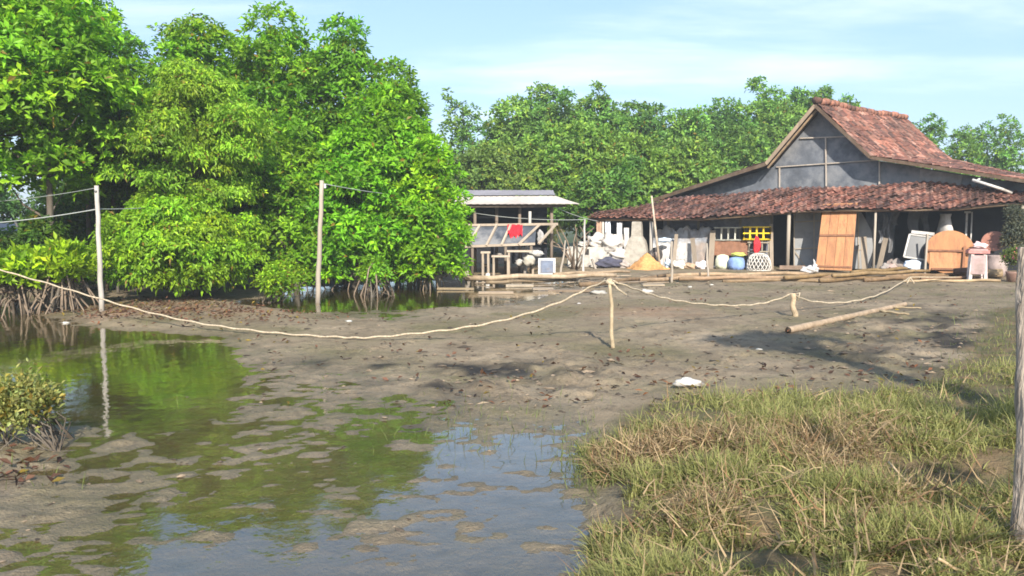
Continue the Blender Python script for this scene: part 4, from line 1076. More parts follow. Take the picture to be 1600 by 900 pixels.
mb = MB(); mb.blob(wp(1038, 375, .75), (.18, .1, .07), 12, .3, col=(.55, .68, .85)); o = mb.build('blue_cloth', M['cloth']); tag(o, 'light blue cloth on the low white wall beside the white post', 'cloth')
# cloths hung under the left eave
for k, (px, y0, y1, w_, c, lb) in enumerate([(950, 343, 376, 4, (.75, .82, .92), 'white and light blue cloth hanging under the left end of the eave'), (937, 346, 372, 5, (.42, .28, .2), 'brown cloth hanging under the far left end of the eave'),
                                             (968, 348, 392, 4, (.70, .70, .72), 'long white cloth hanging left of the concrete stump'), (979, 356, 392, 4, (.62, .60, .58), 'greyish cloth hanging just left of the concrete stump')]):
    G = [[wp(px + w_ * (i / 5 - .5) * 2, y0 + (y1 - y0) * j / 6, .95 + .06 * math.sin(i * 2.1 + j * .5 + k)) for i in range(6)] for j in range(7)]
    mb = MB(); mb.sheet(G, c); o = mb.build('hanging_laundry', M['cloth']); tag(o, lb, 'laundry')
# white chest on its side
ch = thing('white_chest', wx(917, 1.2), 'dirty white chest lying on its side with a dark square opening, left of the house', 'chest')
mb = MB(); z_ = hz(*wx(917, 1.2)[:2])
wbox(mb, 886, 386, 948, 417, 1.3, .55, (.98, .97, .92)); mb.build('body', M['white'], ch)
mb = MB(); wbox(mb, 911, 389, 920, 398, 1.315, .03, (.03, .03, .03)); mb.build('opening', M['plain'], ch)
mb = MB(); wbox(mb, 920, 385.5, 921.2, 416, 1.31, .02, (.45, .43, .4)); mb.build('seam', M['plain'], ch)
mb = MB(); wbox(mb, 889, 416.5, 945, 422, 1.2, .4, (.5, .42, .35)); o = mb.build('chest_plinth', M['greywood']); tag(o, 'grey timber bearer under the dirty white chest', 'timber')
rs = np.random.default_rng(8)
for k, (px, py, sx, sz, lb) in enumerate([(932, 378, .32, .22, 'white sheet crumpled on top of the white chest'), (957, 380, .38, .3, 'large crumpled white sack right of the white chest, under hanging laundry'),
                                          (966, 398, .45, .2, 'flat white sack lying between chest and concrete stump'), (912, 382, .2, .1, 'small white bundle on the left top of the chest')]):
    mb = MB(); mb.blob(wp(px, py, 1.05), (sx, .28, sz), 30 + k, .3, 18, 12, (1.0, .98, .97)); o = mb.build('white_sack', M['white']); tag(o, lb, 'sack')
mb = MB(); mb.blob(wp(950, 412, 1.45), (.36, .2, .16), 60, .35, 18, 12, (.07, .07, .10)); o = mb.build('dark_bundle', M['cloth']); tag(o, 'dark bundle on the ground right of the white chest', 'bundle')
mb = MB(); mb.tube([wp(925, 405, 1.6), wp(935, 432, 2.0)], .04, 6); o = mb.build('short_prop', M['greywood']); tag(o, 'short slanting prop under the white chest', 'prop')
# heap of orange husk
hp = wp(1010, 430, 1.7); hp = gz(hp, hz(hp[0], hp[1]))
mb = MB(); rows = []
for j in range(9):
    rr_ = .62 * (1 - j / 8) ** .9 + .001; row = []
    for i in range(29):
        a = 2 * math.pi * i / 28; k = 1 + .18 * math.sin(3 * a + 1) + .1 * math.sin(7 * a + j)
        row.append(hp + np.array([math.cos(a) * rr_ * k * 1.05, math.sin(a) * rr_ * k * .8, .52 * (j / 8) ** 1.25 + .03 * math.sin(5 * a + j * 2) - .03]))
    rows.append(row)
mb.sheet(rows); o = mb.build('husk_heap', M['husk']); tag(o, 'heap of orange-brown husk beside the concrete stump', 'heap')
# ------------------------------------------------------------------ shed between the trees and the house
SZ = 0.12
shed = thing('open_shed', [0.9, 25.5, SZ], 'low open shed with a pale sheet roof left of the house', 'shed')
ef = lambda px, Y, py: at(px, py, Y)
eL, eR = at(690, 319, 24.6), at(906, 318.5, 24.3); rL, rR = at(690, 307, 25.5), at(868, 306, 25.4); tL, tR = at(690, 297, 26.6), at(838 + 26, 297, 26.6)
def corr(mb, a, b, c, d, n=60, amp=.006, col=(1, 1, 1)):
    lo = [a * (1 - i / n) + b * i / n for i in range(n + 1)]; hi = [d * (1 - i / n) + c * i / n for i in range(n + 1)]
    nn = np.cross(b - a, d - a); nn /= np.linalg.norm(nn); nn = nn if nn[2] > 0 else -nn
    g_ = [[lo[i] * (1 - t) + hi[i] * t + nn * (amp * math.sin(i * 2.1) - k) for i in range(n + 1)] for t, k in ((0, 0), (.5, .012), (1, 0))]
    mb.sheet(g_, col); mb.sheet([[p - nn * .012 for p in r_] for r_ in g_][::-1], col)
mb = MB(); corr(mb, eL, eR, rR, rL); mb.build('front_roof_sheet', M['sheetlight'], shed)
mb = MB(); corr(mb, rL + EZ * .03, rR + EZ * .03, tR, tL); mb.build('back_roof_sheet', M['sheetgrey'], shed)
for px, Y, py in [(742, 24.9, 320), (776, 25.0, 320), (812, 24.9, 320), (862, 24.8, 320), (758, 26.6, 300), (840, 26.6, 300)]:
    p = at(px, py, Y); mb = MB(); mb.tube([[p[0], Y, SZ - .1], p], .05, 7, (.55, .5, .48)); mb.build('post', M['greywood'], shed)
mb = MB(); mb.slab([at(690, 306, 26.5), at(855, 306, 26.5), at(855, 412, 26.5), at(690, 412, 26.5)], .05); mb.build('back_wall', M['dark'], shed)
mb = MB(); p0, p1 = at(690, 322, 24.7), at(885, 321.5, 24.5); mb.bar(p0, p1, .06, .08, (.3, .28, .27)); mb.build('eave_beam', M['greywood'], shed)
# slanted pen front: upper rail back, lower rail forward, sloping struts, dark mesh
u0, u1 = at(705, 352, 24.4), at(872, 350, 24.2); l0, l1 = at(705, 386, 23.6), at(836, 381, 23.6)
for a, b, w_, nm in [(u0, u1, .10, 'upper_rail'), (l0, l1, .09, 'lower_rail')]:
    mb = MB(); mb.bar(a, b, w_, .07, (1.1, 1.05, 1.02)); mb.build(nm, M['greywood'], shed)
for t0, t1 in [(.27, .20), (.43, .42), (.56, .6), (.83, .80), (.98, 1.04)]:
    mb = MB(); mb.bar(u0 * (1 - t0) + u1 * t0 + np.array([0, -.07, 0]), l0 * (1 - t1) + l1 * t1 + np.array([0, -.06, 0]), .06, .05, (1.25, 1.2, 1.15)); mb.build('strut', M['greywood'], shed)
mb = MB(); mb.slab([l0 + [0, .05, 0], l1 + [0, .05, 0], u1 * .8 + u0 * .2 + [0, .06, 0], u0 + [0, .06, 0]], .02, (.55, .6, .7)); mb.build('pen_mesh', M['net'], shed)
for px in (738, 790, 830):
    p = at(px, 384, 23.62); mb = MB(); mb.tube([[p[0], p[1], 0], p], .045, 7, (.45, .42, .4)); mb.build('stilt', M['greywood'], shed)
# red cloth on the pen
mb = MB(); G = []
for j in range(9):
    row = []
    for i in range(11):
        y = 350.5 + (20 - 4 * math.sin(i * 1.7) * (j > 5)) * j / 8
        if i in (0, 1, 9, 10): y -= 4 * j / 8
        p = at(793 + 23 * i / 10, y, 24.28 - .38 * j / 8); row.append(p + np.array([0, -.05 - .03 * math.sin(i * 1.9 + j * .4), 0]))
    G.append(row)
mb.sheet(G, (.70, .018, .03)); mb.sheet([[p + np.array([0, .015, -.005]) for p in r_] for r_ in G][::-1], (.6, .02, .03)); o = mb.build('red_garment', M['cloth']); tag(o, 'bright red garment draped over the rail of the shed pen', 'garment')
# tall thin pole before the shed
def pole_thing(name, label, a, b, r0, r1, mat, cat='pole', group=None, col=(1, 1, 1), n=7):
    mb = MB(); a = np.array(a, float); b = np.array(b, float); k = 6
    mb.tube([a * (1 - i / k) + b * i / k + np.array([math.sin(i * 1.7 + a[0]), 0, math.cos(i * 2.1 + a[1])]) * r0 * .35 for i in range(k + 1)], [r0 + (r1 - r0) * i / k for i in range(k + 1)], n, col)
    o = mb.build(name, M[mat]); tag(o, label, cat, group); return o
p = on_ground(819, 428); pole_thing('leaning_pole', 'whitish pole leaning slightly right in front of the shed', p - EZ * .1, at(829, 331, p[1] + .1), .055, .045, 'pole', col=(1, 1, 1))
p = on_ground(733, 440); pole_thing('mooring_stake', 'slanting grey stake at the left end of the bamboo walkway', p - EZ * .15, at(717, 385, p[1] + .3), .075, .05, 'greywood', 'stake')
p = on_ground(874, 432); pole_thing('bent_stick', 'crooked upright stick left of the white chest', p - EZ * .1, at(884, 375, p[1] + .2), .04, .02, 'greywood', 'stick')
p = on_ground(1050, 441); pole_thing('bank_stake', 'thin upright stake in the mud before the white low wall', p - EZ * .1, at(1049, 377, p[1]), .035, .028, 'greywood', 'stake')
p = on_ground(1107, 440); pole_thing('bank_stake', 'short upright stake at the foot of the grey crate', p - EZ * .1, at(1104, 380, p[1] + .4), .03, .025, 'greywood', 'stake')
p = on_ground(911, 428); pole_thing('garden_stake', 'thin pale stake under the far left tip of the eave', p - EZ * .1, at(914, 343, p[1] + 1.2), .04, .03, 'pole', 'stake')
# arching branches left of the white chest
rb = np.random.default_rng(7)
mb = MB()
bb_ = on_ground(905, 424) + np.array([0, .8, 0])
for k in range(9):
    t = bb_ + np.array([rb.normal() * .7, rb.normal() * .3, rb.uniform(.7, 1.5)]); mb.tube([bb_ + [rb.normal() * .1, 0, -.05], (bb_ + t) / 2 + [rb.normal() * .25, 0, .2], t], [.03, .022, .01], 5)
o = mb.build('bare_bush', M['root']); tag(o, 'bare tangled branches between the shed and the white chest', 'bush')
# benches, tables, box under the shed
def bench(label, px0, px1, py, Y, h_px, depth=.35):
    t_ = thing('plank_bench', at((px0 + px1) / 2, 415, Y) * [1, 1, 0] + [0, 0, SZ], label, 'bench')
    a, b = at(px0, py, Y), at(px1, py, Y); zb_ = hz(a[0], a[1]) - .02
    mb = MB(); mb.hexa([a, b, b + [0, depth, 0], a + [0, depth, 0], a + [0, 0, .05], b + [0, 0, .05], b + [0, depth, .05], a + [0, depth, .05]], (1.3, 1.25, 1.2)); mb.build('seat', M['greywood'], t_)
    for x in (a + [.06, .04, 0], b + [-.06, .04, 0], a + [.06, depth - .04, 0], b + [-.06, depth - .04, 0]):
        mb = MB(); mb.bar([x[0], x[1], zb_], x, .06, .05, (1.0, .95, .9)); mb.build('leg', M['greywood'], t_)
bench('small square wooden stand at the left under the shed pen', 751, 766, 396, 23.0, 25, .3)
bench('long low wooden bench right of the small stand', 768, 797, 402, 23.0, 20, .3)
bench('pale plank bench behind the leaning white pole', 792, 836, 394, 23.4, 25, .4)
mb = MB(); a, b = at(841, 417, 22.9), at(868, 417, 22.9); z0_ = .1
t_ = thing('old_television', [(a[0] + b[0]) / 2, 23.1, .1], 'old box television with a blue-grey screen standing on the ground by the shed', 'television')
mb.hexa([[a[0], 22.9, z0_], [b[0], 22.9, z0_], [b[0] - .06, 23.35, z0_ + .05], [a[0] + .06, 23.35, z0_ + .05], [a[0], 22.9, z0_ + .50], [b[0], 22.9, z0_ + .50], [b[0] - .06, 23.35, z0_ + .42], [a[0] + .06, 23.35, z0_ + .42]], (.62, .62, .62)); mb.build('casing', M['plain'], t_)
mb = MB(); mb.box([(a[0] + b[0]) / 2, 22.89, z0_ + .26], (.37, .02, .35), 0, (.16, .19, .26)); mb.build('screen', M['plain'], t_)
for k, (px, py, sx, sz, c, lb) in enumerate([(826, 407, .16, .16, (.85, .82, .72), 'cream coloured sack left of the old television'), (838, 396, .2, .09, (.9, .9, .88), 'white bundle on the ground behind the old television'), (812, 410, .13, .09, (.85, .85, .83), 'white bag at the foot of the leaning pole'),
                                             (845, 371, .1, .2, (.7, .7, .72), 'whitish cloth hanging at the right end of the shed pen'), (780, 397, .09, .05, (.9, .85, .8), 'small white bowl on the low bench under the shed')]):
    mb = MB(); mb.blob(at(px, py, 23.2 + .2 * k), (sx, .12, sz), 70 + k, .25, col=c); o = mb.build('pale_bundle', M['white']); tag(o, lb, 'bundle')
# low reed tuft
rng = np.random.default_rng(31); b_ = on_ground(865, 415); sh = thing('weed_clump', b_, 'small yellow-green weed clump beside the old television', 'plant')
cl = [(b_[0] + rng.normal() * .15, b_[1] + rng.normal() * .1, b_[2] + .2 + .9 * rng.random(), .12, .12, .2) for _ in range(8)]
C, A, ids = crown_points(rng, cl, 60); V, q, cc = leaf_arrays(rng, C, A, .12, .03, 5, tilt=(.2, .9), col=(.12, .14, .05)); mesh_obj('foliage', V, q, M['leaf'], sh, cc, False)

# ------------------------------------------------------------------ bamboo walkway and woodpile along the bank
GP = 'bamboo poles laid along the bank'
poles = [(728, 434, 962, 430, .075, (1.25, 1.2, 1.15), 'long pale bamboo pole nearest the water, from the slanting stake to below the white chest', .22),
 (760, 441, 900, 437, .05, (.75, .7, .62), 'darker bamboo pole just in front of the long pale one', .10),
 (864, 428, 985, 424, .05, (1.1, 1.0, .9), 'short bamboo pole below the white chest', .26),
 (905, 446, 1045, 430, .06, (.62, .52, .42), 'dark bamboo pole slanting up to the foot of the husk heap', .14),
 (1000, 437, 1195, 431, .06, (1.0, .88, .78), 'bamboo pole running from the husk heap to below the blue sack', .15),
 (1042, 430, 1262, 427, .06, (1.12, .98, .85), 'pale bamboo pole at the foot of the white low wall', .20),
 (1062, 435, 1300, 432, .055, (.95, .78, .66), 'reddish bamboo pole under the pale one, ending near the plastic bag', .17),
 (1130, 439, 1330, 436, .05, (.72, .62, .5), 'weathered bamboo pole along the mud before the doorway', .10),
 (1225, 433, 1400, 426, .06, (.75, .62, .42), 'bamboo pole passing under the orange plank door', .20),
 (1280, 438, 1425, 430, .065, (.66, .54, .38), 'thick weathered pole in the woodpile right of the plastic bag', .14),
 (1300, 430, 1452, 423, .055, (.85, .72, .50), 'upper yellowish pole in the woodpile under the torn cloth', .26),
 (1350, 437, 1480, 431, .06, (.62, .5, .38), 'lower grey pole in the woodpile under the framed screen', .13),
 (1385, 432, 1532, 427, .055, (.74, .6, .46), 'pole in front of the round tabletop', .18),
 (1412, 439, 1562, 438, .045, (1.35, 1.25, 1.05), 'thin pale pole lying in front of everything at the right end', .10),
 (1330, 425, 1425, 419, .06, (.70, .58, .36), 'short pole topmost in the woodpile, under the pinkish sheet', .30),
 (1440, 435, 1530, 433, .05, (.55, .38, .3), 'short brown pole between the tabletop and the pink stool', .14),
 (1195, 436, 1290, 440, .045, (.9, .78, .6), 'short pole on the mud just below the plastic bag', .09)]
def lay(px, py, z):
    p = gnd(px, py, z); zg = hz(p[0], p[1])
    return gnd(px, py, max(z, zg + .03))
for x0, y0, x1, y1, r, c, lb, z in poles:
    pole_thing('bamboo_pole', lb, lay(x0, y0, z), lay(x1, y1, z), r, r * .8, 'bamboo', 'pole', GP, tuple(.82 * v for v in c))
# bearers that hold the walkway up
for k, (px, pyb) in enumerate([(745, 444), (800, 442), (862, 441), (905, 440), (945, 438)]):
    g_ = on_ground(px, pyb); pole_thing('walkway_stake', ('first', 'second', 'third', 'fourth', 'fifth')[k] + ' short stake from the left under the long pale bamboo pole', g_ - EZ * .1 + [0, .1, 0], g_ + EZ * .2 + [0.02, .12, 0], .035, .03, 'greywood', 'stake', 'stakes under the walkway')
# flat slabs and debris in the shallow water before the walkway
for k, (px, py, wd, dp, c, lb) in enumerate([(812, 447, .7, .22, (1.2, 1.15, 1.05), 'pale board floating before the walkway, right of the stakes'), (775, 458, .8, .12, (1.0, .9, .8), 'narrow board lying in the shallow water below the bench'),
     (890, 455, 1.0, .16, (.6, .52, .45), 'brown board half sunk in the mud left of the rope post'), (848, 452, .5, .2, (.9, .85, .8), 'short grey board in the shallows near the middle of the walkway'), (712, 452, .9, .1, (.8, .72, .55), 'thin branch-like board at the water edge under the bright mangrove'),
     (1020, 446, .55, .2, (.95, .9, .8), 'pale chip of board on the mud right of the rope post')]):
    p = lay(px, py, .02); mb = MB(); mb.box(p + EZ * .015, (wd, dp, .04), R(8 * math.sin(k * 3)), c, R(3)); o = mb.build('loose_board', M['greywood']); tag(o, lb, 'board')
mb = MB(); p = on_ground(762, 442); mb.tube([p - EZ * .1, p + EZ * .17], [.05, .06], 8, (1.2, 1.2, 1.2)); mb.blob(p + EZ * .2, (.07, .07, .07), 3, .1, col=(1.2, 1.2, 1.2)); o = mb.build('white_bottle', M['white']); tag(o, 'white bottle stuck upside down on a stub before the walkway', 'bottle')

# ------------------------------------------------------------------ wire poles and wires
GU = 'pale poles carrying the wires'
def wire_pole(label, px_b, py_b, px_t, py_t, r):
    b = on_ground(px_b, py_b); t_ = at(px_t, py_t, b[1])
    th = thing('wire_pole', b, label, 'pole', GU)
    mb = MB(); k = 8
    mb.tube([b * (1 - i / k) + t_ * i / k - EZ * .15 * (i == 0) + np.array([math.sin(i * 2.3), 0, 0]) * .008 for i in range(k + 1)], [r * (1.08 - .22 * i / k) for i in range(k + 1)], 9); mb.build('shaft', M['pole'] if px_b < 300 else M['greywood'], th)
    return b, t_, th
b1, t1, th1 = wire_pole('straight whitish wire pole at the left, beside the bright shrubs', 159, 486, 151, 290, .044)
b2, t2, th2 = wire_pole('grey wooden wire pole in the middle, standing in the water before the mangroves', 496, 478, 503, 282, .05)
mb = MB(); mb.tube([t1 + [0, -.06, -.1], t1 + [0, .02, -.1]], .02, 6, (.2, .2, .2)); mb.build('insulator', M['plain'], th1)
mb = MB(); mb.tube([t2 + [.07, -.04, -.16], t2 + [0.06, .0, -.08]], .025, 6, (.6, .6, .6)); mb.build('insulator', M['plain'], th2)
def sag(a, b, s, n=16): return [np.array(a) * (1 - i / n) + np.array(b) * i / n - EZ * s * 4 * (i / n) * (1 - i / n) for i in range(n + 1)]
M['wire'] = surf('wire', (.32, .34, .32), .1, 5, .6, bump=0)
GW = 'thin wires strung between the poles'
def wire(label, a, b, s, r=.008):
    mb = MB(); mb.tube(sag(a, b, s), r, 5); o = mb.build('overhead_wire', M['wire']); tag(o, label, 'wire', GW)
wire('lower wire running left from the far left pole out of the frame', t1 - EZ * .42, at(-60, 352, 15.0), .04, .011)
wire('wire from the top of the far left pole leading left', t1 - EZ * .04, at(-60, 318, 17), .05, .006)
wire('short wire from the far left pole into the yellow-green tree', t1 - EZ * .42, at(260, 322, 16.9), .02, .009)
wire('wire from the middle pole across the mangroves to the shed', t2 - EZ * .06, at(742, 305, 24.9), .15, .010)
wire('wire from the shed roof to the tip of the house eave', at(862, 320, 24.8) - EZ * .02, lo_at(935) - EZ * .1, .06, .010)
wire('clothes wire strung below the shed eave', at(742, 333, 24.85), at(914, 343, 24.2), .08, .009)

# ------------------------------------------------------------------ rope fence across the mud
pb = on_ground(958, 543); ptp = at(953, 437, pb[1])
pole_thing('rope_post', 'thin pale post in the mud carrying the rope, in the middle of the pond floor', pb - EZ * .15, ptp + EZ * .02, .030, .022, 'bamboo', 'post', None, (1.1, 1.1, 1.0))
sb = on_ground(1243, 493); stp = at(1238, 459, sb[1])
pole_thing('rope_stub', 'short thick post stub carrying the rope, right of the thin pale post', sb - EZ * .15, stp, .055, .045, 'bamboo', 'post', None, (1.2, 1.15, 1.05))
mb = MB(); mb.tube([stp + [.03, 0, -.02], stp + [.12, -.02, .02], stp + [.1, 0, -.12]], .014, 5); 
mb.tube([ptp + [-.05, 0, -.02], ptp + [.05, 0, -.06]], .03, 6); mb.tube([ptp + [0, 0, 0], ptp + [.1, -.02, -.12], ptp + [.22, 0, -.2]], .014, 5)
o = mb.build('rope_ends', M['rope']); tag(o, 'loose straw rope knots on the two rope posts', 'rope')
def spline(P, n=8):
    P = [np.array(p, float) for p in P]; out = []
    for i in range(len(P) - 1):
        p0 = P[max(i - 1, 0)]; p1 = P[i]; p2 = P[i + 1]; p3 = P[min(i + 2, len(P) - 1)]
        for k in range(n):
            t = k / n; out.append(.5 * ((2 * p1) + (p2 - p0) * t + (2 * p0 - 5 * p1 + 4 * p2 - p3) * t * t + (3 * p1 - p0 - 3 * p2 + p3) * t ** 3))
    out.append(P[-1]); return out
Yp = pb[1]
GR = 'straw ropes strung between posts'
lp_ = at(-60, 394, 13.9)
def rope(label, pts, r=.022):
    mb = MB(); s_ = spline(pts); 
    s_ = [p + EZ * .008 * math.sin(i * 1.3) for i, p in enumerate(s_)]
    mb.tube(s_, [r * (.62 + .10 * math.sin(i * 2.7)) for i in range(len(s_))], 7); o = mb.build('straw_rope', M['rope']); tag(o, label, 'rope', GR)
rope('long straw rope sagging from the left frame edge to the thin pale post', [lp_, at(0, 421, 13.8), at(75, 443, 13.6), at(150, 465, 13.2), at(225, 486, 12.8), at(300, 503, 12.3), at(375, 514, 11.9), at(450, 522, 11.6), at(525, 526.5, 11.3), at(575, 527.5, 11.15), at(650, 521, 11.1), at(725, 512, 11.05), at(800, 497, 11), at(870, 474, 10.85), at(920, 450, 10.75), ptp])
rope('straw rope sagging from the thin post to the short stub', [ptp, at(985, 449, Yp + .3), at(1020, 461, 11.7), at(1060, 470, 12.3), at(1110, 476, 13.0), at(1160, 477, 13.5), at(1200, 472, 13.9), stp], .02)
e_ = at(1422, 433, 20.6)
rope('straw rope from the short stub to the woodpile', [stp, at(1265, 470, 14.6), at(1310, 473, 15.2), at(1350, 467, 16.0), at(1385, 455, 17.6), e_], .022)
mb = MB(); mb.tube([e_ + [-.12, 0, -.26], e_], .02, 5); mb.tube([e_ + [.16, 0, -.24], e_], .02, 5); mb.tube([e_, e_ + [1.4, .2, -.02]], .014, 5); o = mb.build('rope_tripod', M['rope']); tag(o, 'small forked tie where the rope meets the woodpile', 'rope')
p = at(-60, 394, 13.9); pole_thing('rope_post', 'post outside the left frame edge carrying the long rope', [p[0], p[1], hz(p[0], p[1]) - .2], p + EZ * .05, .04, .03, 'bamboo', 'post')

# ------------------------------------------------------------------ things lying on the mud
pa = on_ground(1231, 521); pe = on_ground(1414, 479)
mb = MB(); a = pa + EZ * .045; e = pe + EZ * .045; k = 8
mb.tube([a * (1 - i / k) + e * i / k for i in range(k + 1)], [.052 - .010 * i / k + (.005 if i % 2 else 0) for i in range(k + 1)], 12, (.92, .86, .82), cap=False)
dd = unit(e - a); mb.tube([a - dd * .0, a + dd * .25], [.040, .040], 12, (.03, .025, .02), cap=True)
o = mb.build('bamboo_log', M['bamboo']); tag(o, 'thick hollow bamboo log lying alone on the mud', 'log')
for x0, y0, x1, y1, r, lb in [(1374, 491, 1421, 494, .022, 'thin stick on the mud beside the far end of the bamboo log'), (1395, 483, 1440, 484, .016, 'thin stick beyond the far end of the bamboo log')]:
    pole_thing('dry_stick', lb, on_ground(x0, y0) + EZ * .03, on_ground(x1, y1) + EZ * .03, r, r * .7, 'bamboo', 'stick', None, (.9, .9, .8))
# crumpled white bag
p = on_ground(1073, 605); mb = MB(); mb.blob(p + EZ * .045, (.13, .065, .045), 77, .22, 18, 11, (.85, .84, .82)); mb.blob(p + [.12, -.0, .03], (.06, .03, .025), 78, .3, col=(.35, .33, .32)); o = mb.build('white_bag', M['white']); tag(o, 'crumpled white bag with a dark knotted end lying on the mud', 'bag')
# small litter
for k, (px, py, s, c, lb) in enumerate([(103, 506, .06, (.9, .9, .85), 'small white scrap at the pond edge below the far left pole'), (545, 503, .05, (.8, .85, .85), 'small pale scrap on the mud before the middle pole'), (1186, 548, .04, (.85, .85, .8), 'tiny white scrap at the mouth of the bamboo log'), (1010, 457, .14, (.85, .82, .78), 'whitish rag on the mud right of the rope post'),
      (935, 460, .16, (.8, .78, .74), 'pale rag on the mud left of the rope post'), (1078, 449, .05, (.95, .95, .92), 'small white scrap on the mud before the walkway poles'), (1112, 446, .06, (.85, .82, .75), 'pale scrap on the mud below the grey crate'), (905, 475, .04, (.9, .9, .9), 'tiny pale scrap beside the rope, left of the post')]):
    p = on_ground(px, py); mb = MB(); mb.blob(p + EZ * s * .25, (s, s * .6, s * .35), 90 + k, .35, 10, 7, c); o = mb.build('litter_scrap', M['white']); tag(o, lb, 'litter', 'scraps of litter on the mud')
# sticks scattered near the walkway
# far left hut
hut = thing('small_hut', [at(10, 360, 24)[0], 24, .1], 'small hut with a low grey roof, half hidden at the left frame edge', 'hut')
a, b, c, d = at(-90, 364, 23.4), at(44, 362, 23.4), at(34, 349, 24.6), at(-90, 349, 24.6)
mb = MB(); corr(mb, a, b, c, d, 30); mb.build('roof', M['sheetgrey'], hut)
for px in (-40, 8, 38):
    p = at(px, 363, 23.5); mb = MB(); mb.tube([[p[0], p[1], 0], p], .045, 6, (.8, .75, .7)); mb.build('post', M['greywood'], hut)
for k, (x0, y0, x1, y1) in enumerate([(58, 400, 24, 345), (22, 400, 14, 364), (44, 398, 26, 368)]):
    pole_thing('slanting_stake', ['long stake slanting past the small hut roof', 'short stake right under the small hut roof, leftmost', 'short stake under the right corner of the small hut roof'][k], at(x0, y0 + 25, 21.5), at(x1, y1, 22.5), .045, .035, 'greywood', 'stake')

# ------------------------------------------------------------------ weathered post at the right frame edge
fb = np.array([at(1597, 900, 3.35)[0], 3.35, 0]); fb[2] = hz(fb[0], fb[1])
tp = at(1608, 386, 3.6)
mb = MB(); n = 26; V = []; m_ = 14; rs = np.random.default_rng(17); ph = rs.uniform(0, 6.28, 4)
ridge = rs.normal(size=m_) * .09
pts = [fb * (1 - t) + tp * t + np.array([.012 * math.sin(t * 6), .01 * math.cos(t * 5), -.25 * (t == 0)]) for t in np.linspace(0, 1, n)]
for i, p in enumerate(pts):
    t = i / (n - 1)
    for k in range(m_):
        a = 2 * math.pi * k / m_; r = (.054 - .016 * t) * (1 + ridge[k] + .05 * math.sin(9 * t + k) + .05 * rs.normal() + .14 * math.exp(-((t - .52) / .05) ** 2) * (1 + math.cos(a - 3.4)))
        V.append(p + np.array([math.cos(a), math.sin(a), 0]) * r)
fs = [(i * m_ + k, i * m_ + (k + 1) % m_, (i + 1) * m_ + (k + 1) % m_, (i + 1) * m_ + k) for i in range(n - 1) for k in range(m_)] + [tuple((n - 1) * m_ + k for k in range(m_))]
M['post'] = surf('grey_post_wood', (.40, .33, .26), .45, 22, .9, stain=(.10, .072, .05), stain_scale=16, stain_amt=.8, stretch=(1, 1, .1), bump=1.0, bump_scale=60)
mb.add(V, fs, smooth=True); o = mb.build('fence_post', M['post']); tag(o, 'rough grey wooden post close by at the right frame edge', 'post')

# ------------------------------------------------------------------ grass
def blades(rng, P, H, Wd, lean, azim, curl, cols, mat, name, kindname='stuff'):
    """3-segment tapering blades rooted at P"""
    n = len(P); d = np.stack([np.cos(azim), np.sin(azim), np.zeros(n)], -1); s = np.stack([-np.sin(azim), np.cos(azim), np.zeros(n)], -1)
    s = unit(s + rng.normal(size=(n, 3)) * .5)
    rows = []
    for t in (0, .35, .7, 1.0):
        ang = lean + curl * t
        pos = P + d * (np.sin(ang) * H * t)[:, None] + np.array([0, 0, 1.0]) * (np.cos(ang) * H * t)[:, None]
        wv = Wd * (1 - t ** 1.6 * .92)
        rows.append((pos - s * wv[:, None] / 2, pos + s * wv[:, None] / 2))
    V = np.stack([v for r_ in rows for v in r_], 1).reshape(-1, 3)
    i0 = np.arange(n)[:, None] * 8
    q = np.concatenate([i0 + np.array([[2 * j, 2 * j + 1, 2 * j + 3, 2 * j + 2]]) for j in range(3)], 1).reshape(-1, 4)
    grad = np.array([.62, .62, .85, .85, 1.0, 1.0, 1.08, 1.08])
    grad = np.ones(8)
    cc = (cols[:, None, :] * grad[None, :, None]).reshape(-1, 3)
    o = mesh_obj(name, V, q, mat, None, cc, False, origin=(0, 0, 0)); o['kind'] = kindname
    return o
rng = np.random.default_rng(99)
# candidate roots, denser near the camera
def sample(n, pow_=1.0):
    py = HZ + 62 + (1010 - HZ - 62) * rng.random(n) ** .62; px = rng.uniform(880, 1760, n)
    z = .12; dx = (px - CX) / F; v = (CY - py) / F
    t = (z - CAMH) / (-sp + v * cp); return dx * t, (cp + v * sp) * t
def dryness(X, Y):
    px, py = project(X, Y, np.full_like(X, .2))
    d = .9 * np.exp(-(((px - 1290) / 130) ** 2 + ((py - 705) / 42) ** 2)) + .8 * np.exp(-(((px - 1030) / 110) ** 2 + ((py - 695) / 30) ** 2)) + .7 * np.exp(-(((px - 1110) / 150) ** 2 + ((py - 830) / 45) ** 2)) + .45 * np.exp(-(((px - 1420) / 110) ** 2 + ((py - 800) / 50) ** 2)) - .5 * np.exp(-(((px - 1180) / 260) ** 2 + ((py - 640) / 22) ** 2))
    return d + .55 * fbm(X * 1.5, Y * 1.5, 123, 4), px, py
X, Y = sample(150000)
g_ = grass_field(X, Y) - .14 + .45 * fbm(X * 1.9, Y * 1.9, 41, 4)
clump = fbm(X * 3.2, Y * 3.2, 141, 3)
dry, px, py = dryness(X, Y)
thin = np.where(py < 560, .34, 1.0)
keep = (g_ > 0) & (rng.random(len(X)) < sstep(-.33, .45, clump + .25) * thin)
for hx, hy, rx, ry, dep in HOLLOWS: keep &= rng.random(len(X)) > .93 * np.exp(-(((X - hx) / (rx * .9)) ** 2 + ((Y - hy) / (ry * 1.1)) ** 2) ** 2)
X, Y, dry, py, clump = X[keep], Y[keep], dry[keep], py[keep], clump[keep]
isdry = rng.random(len(X)) < sstep(.05, .9, dry) * .85 + .08
Z = height(X, Y) - .01; P = np.stack([X, Y, Z], -1)
g = ~isdry; n = g.sum()
H = rng.uniform(.05, .17, n) * np.clip(1 + 1.2 * clump[g], .35, 1.9) * np.where(py[g] < 560, .6, 1); 
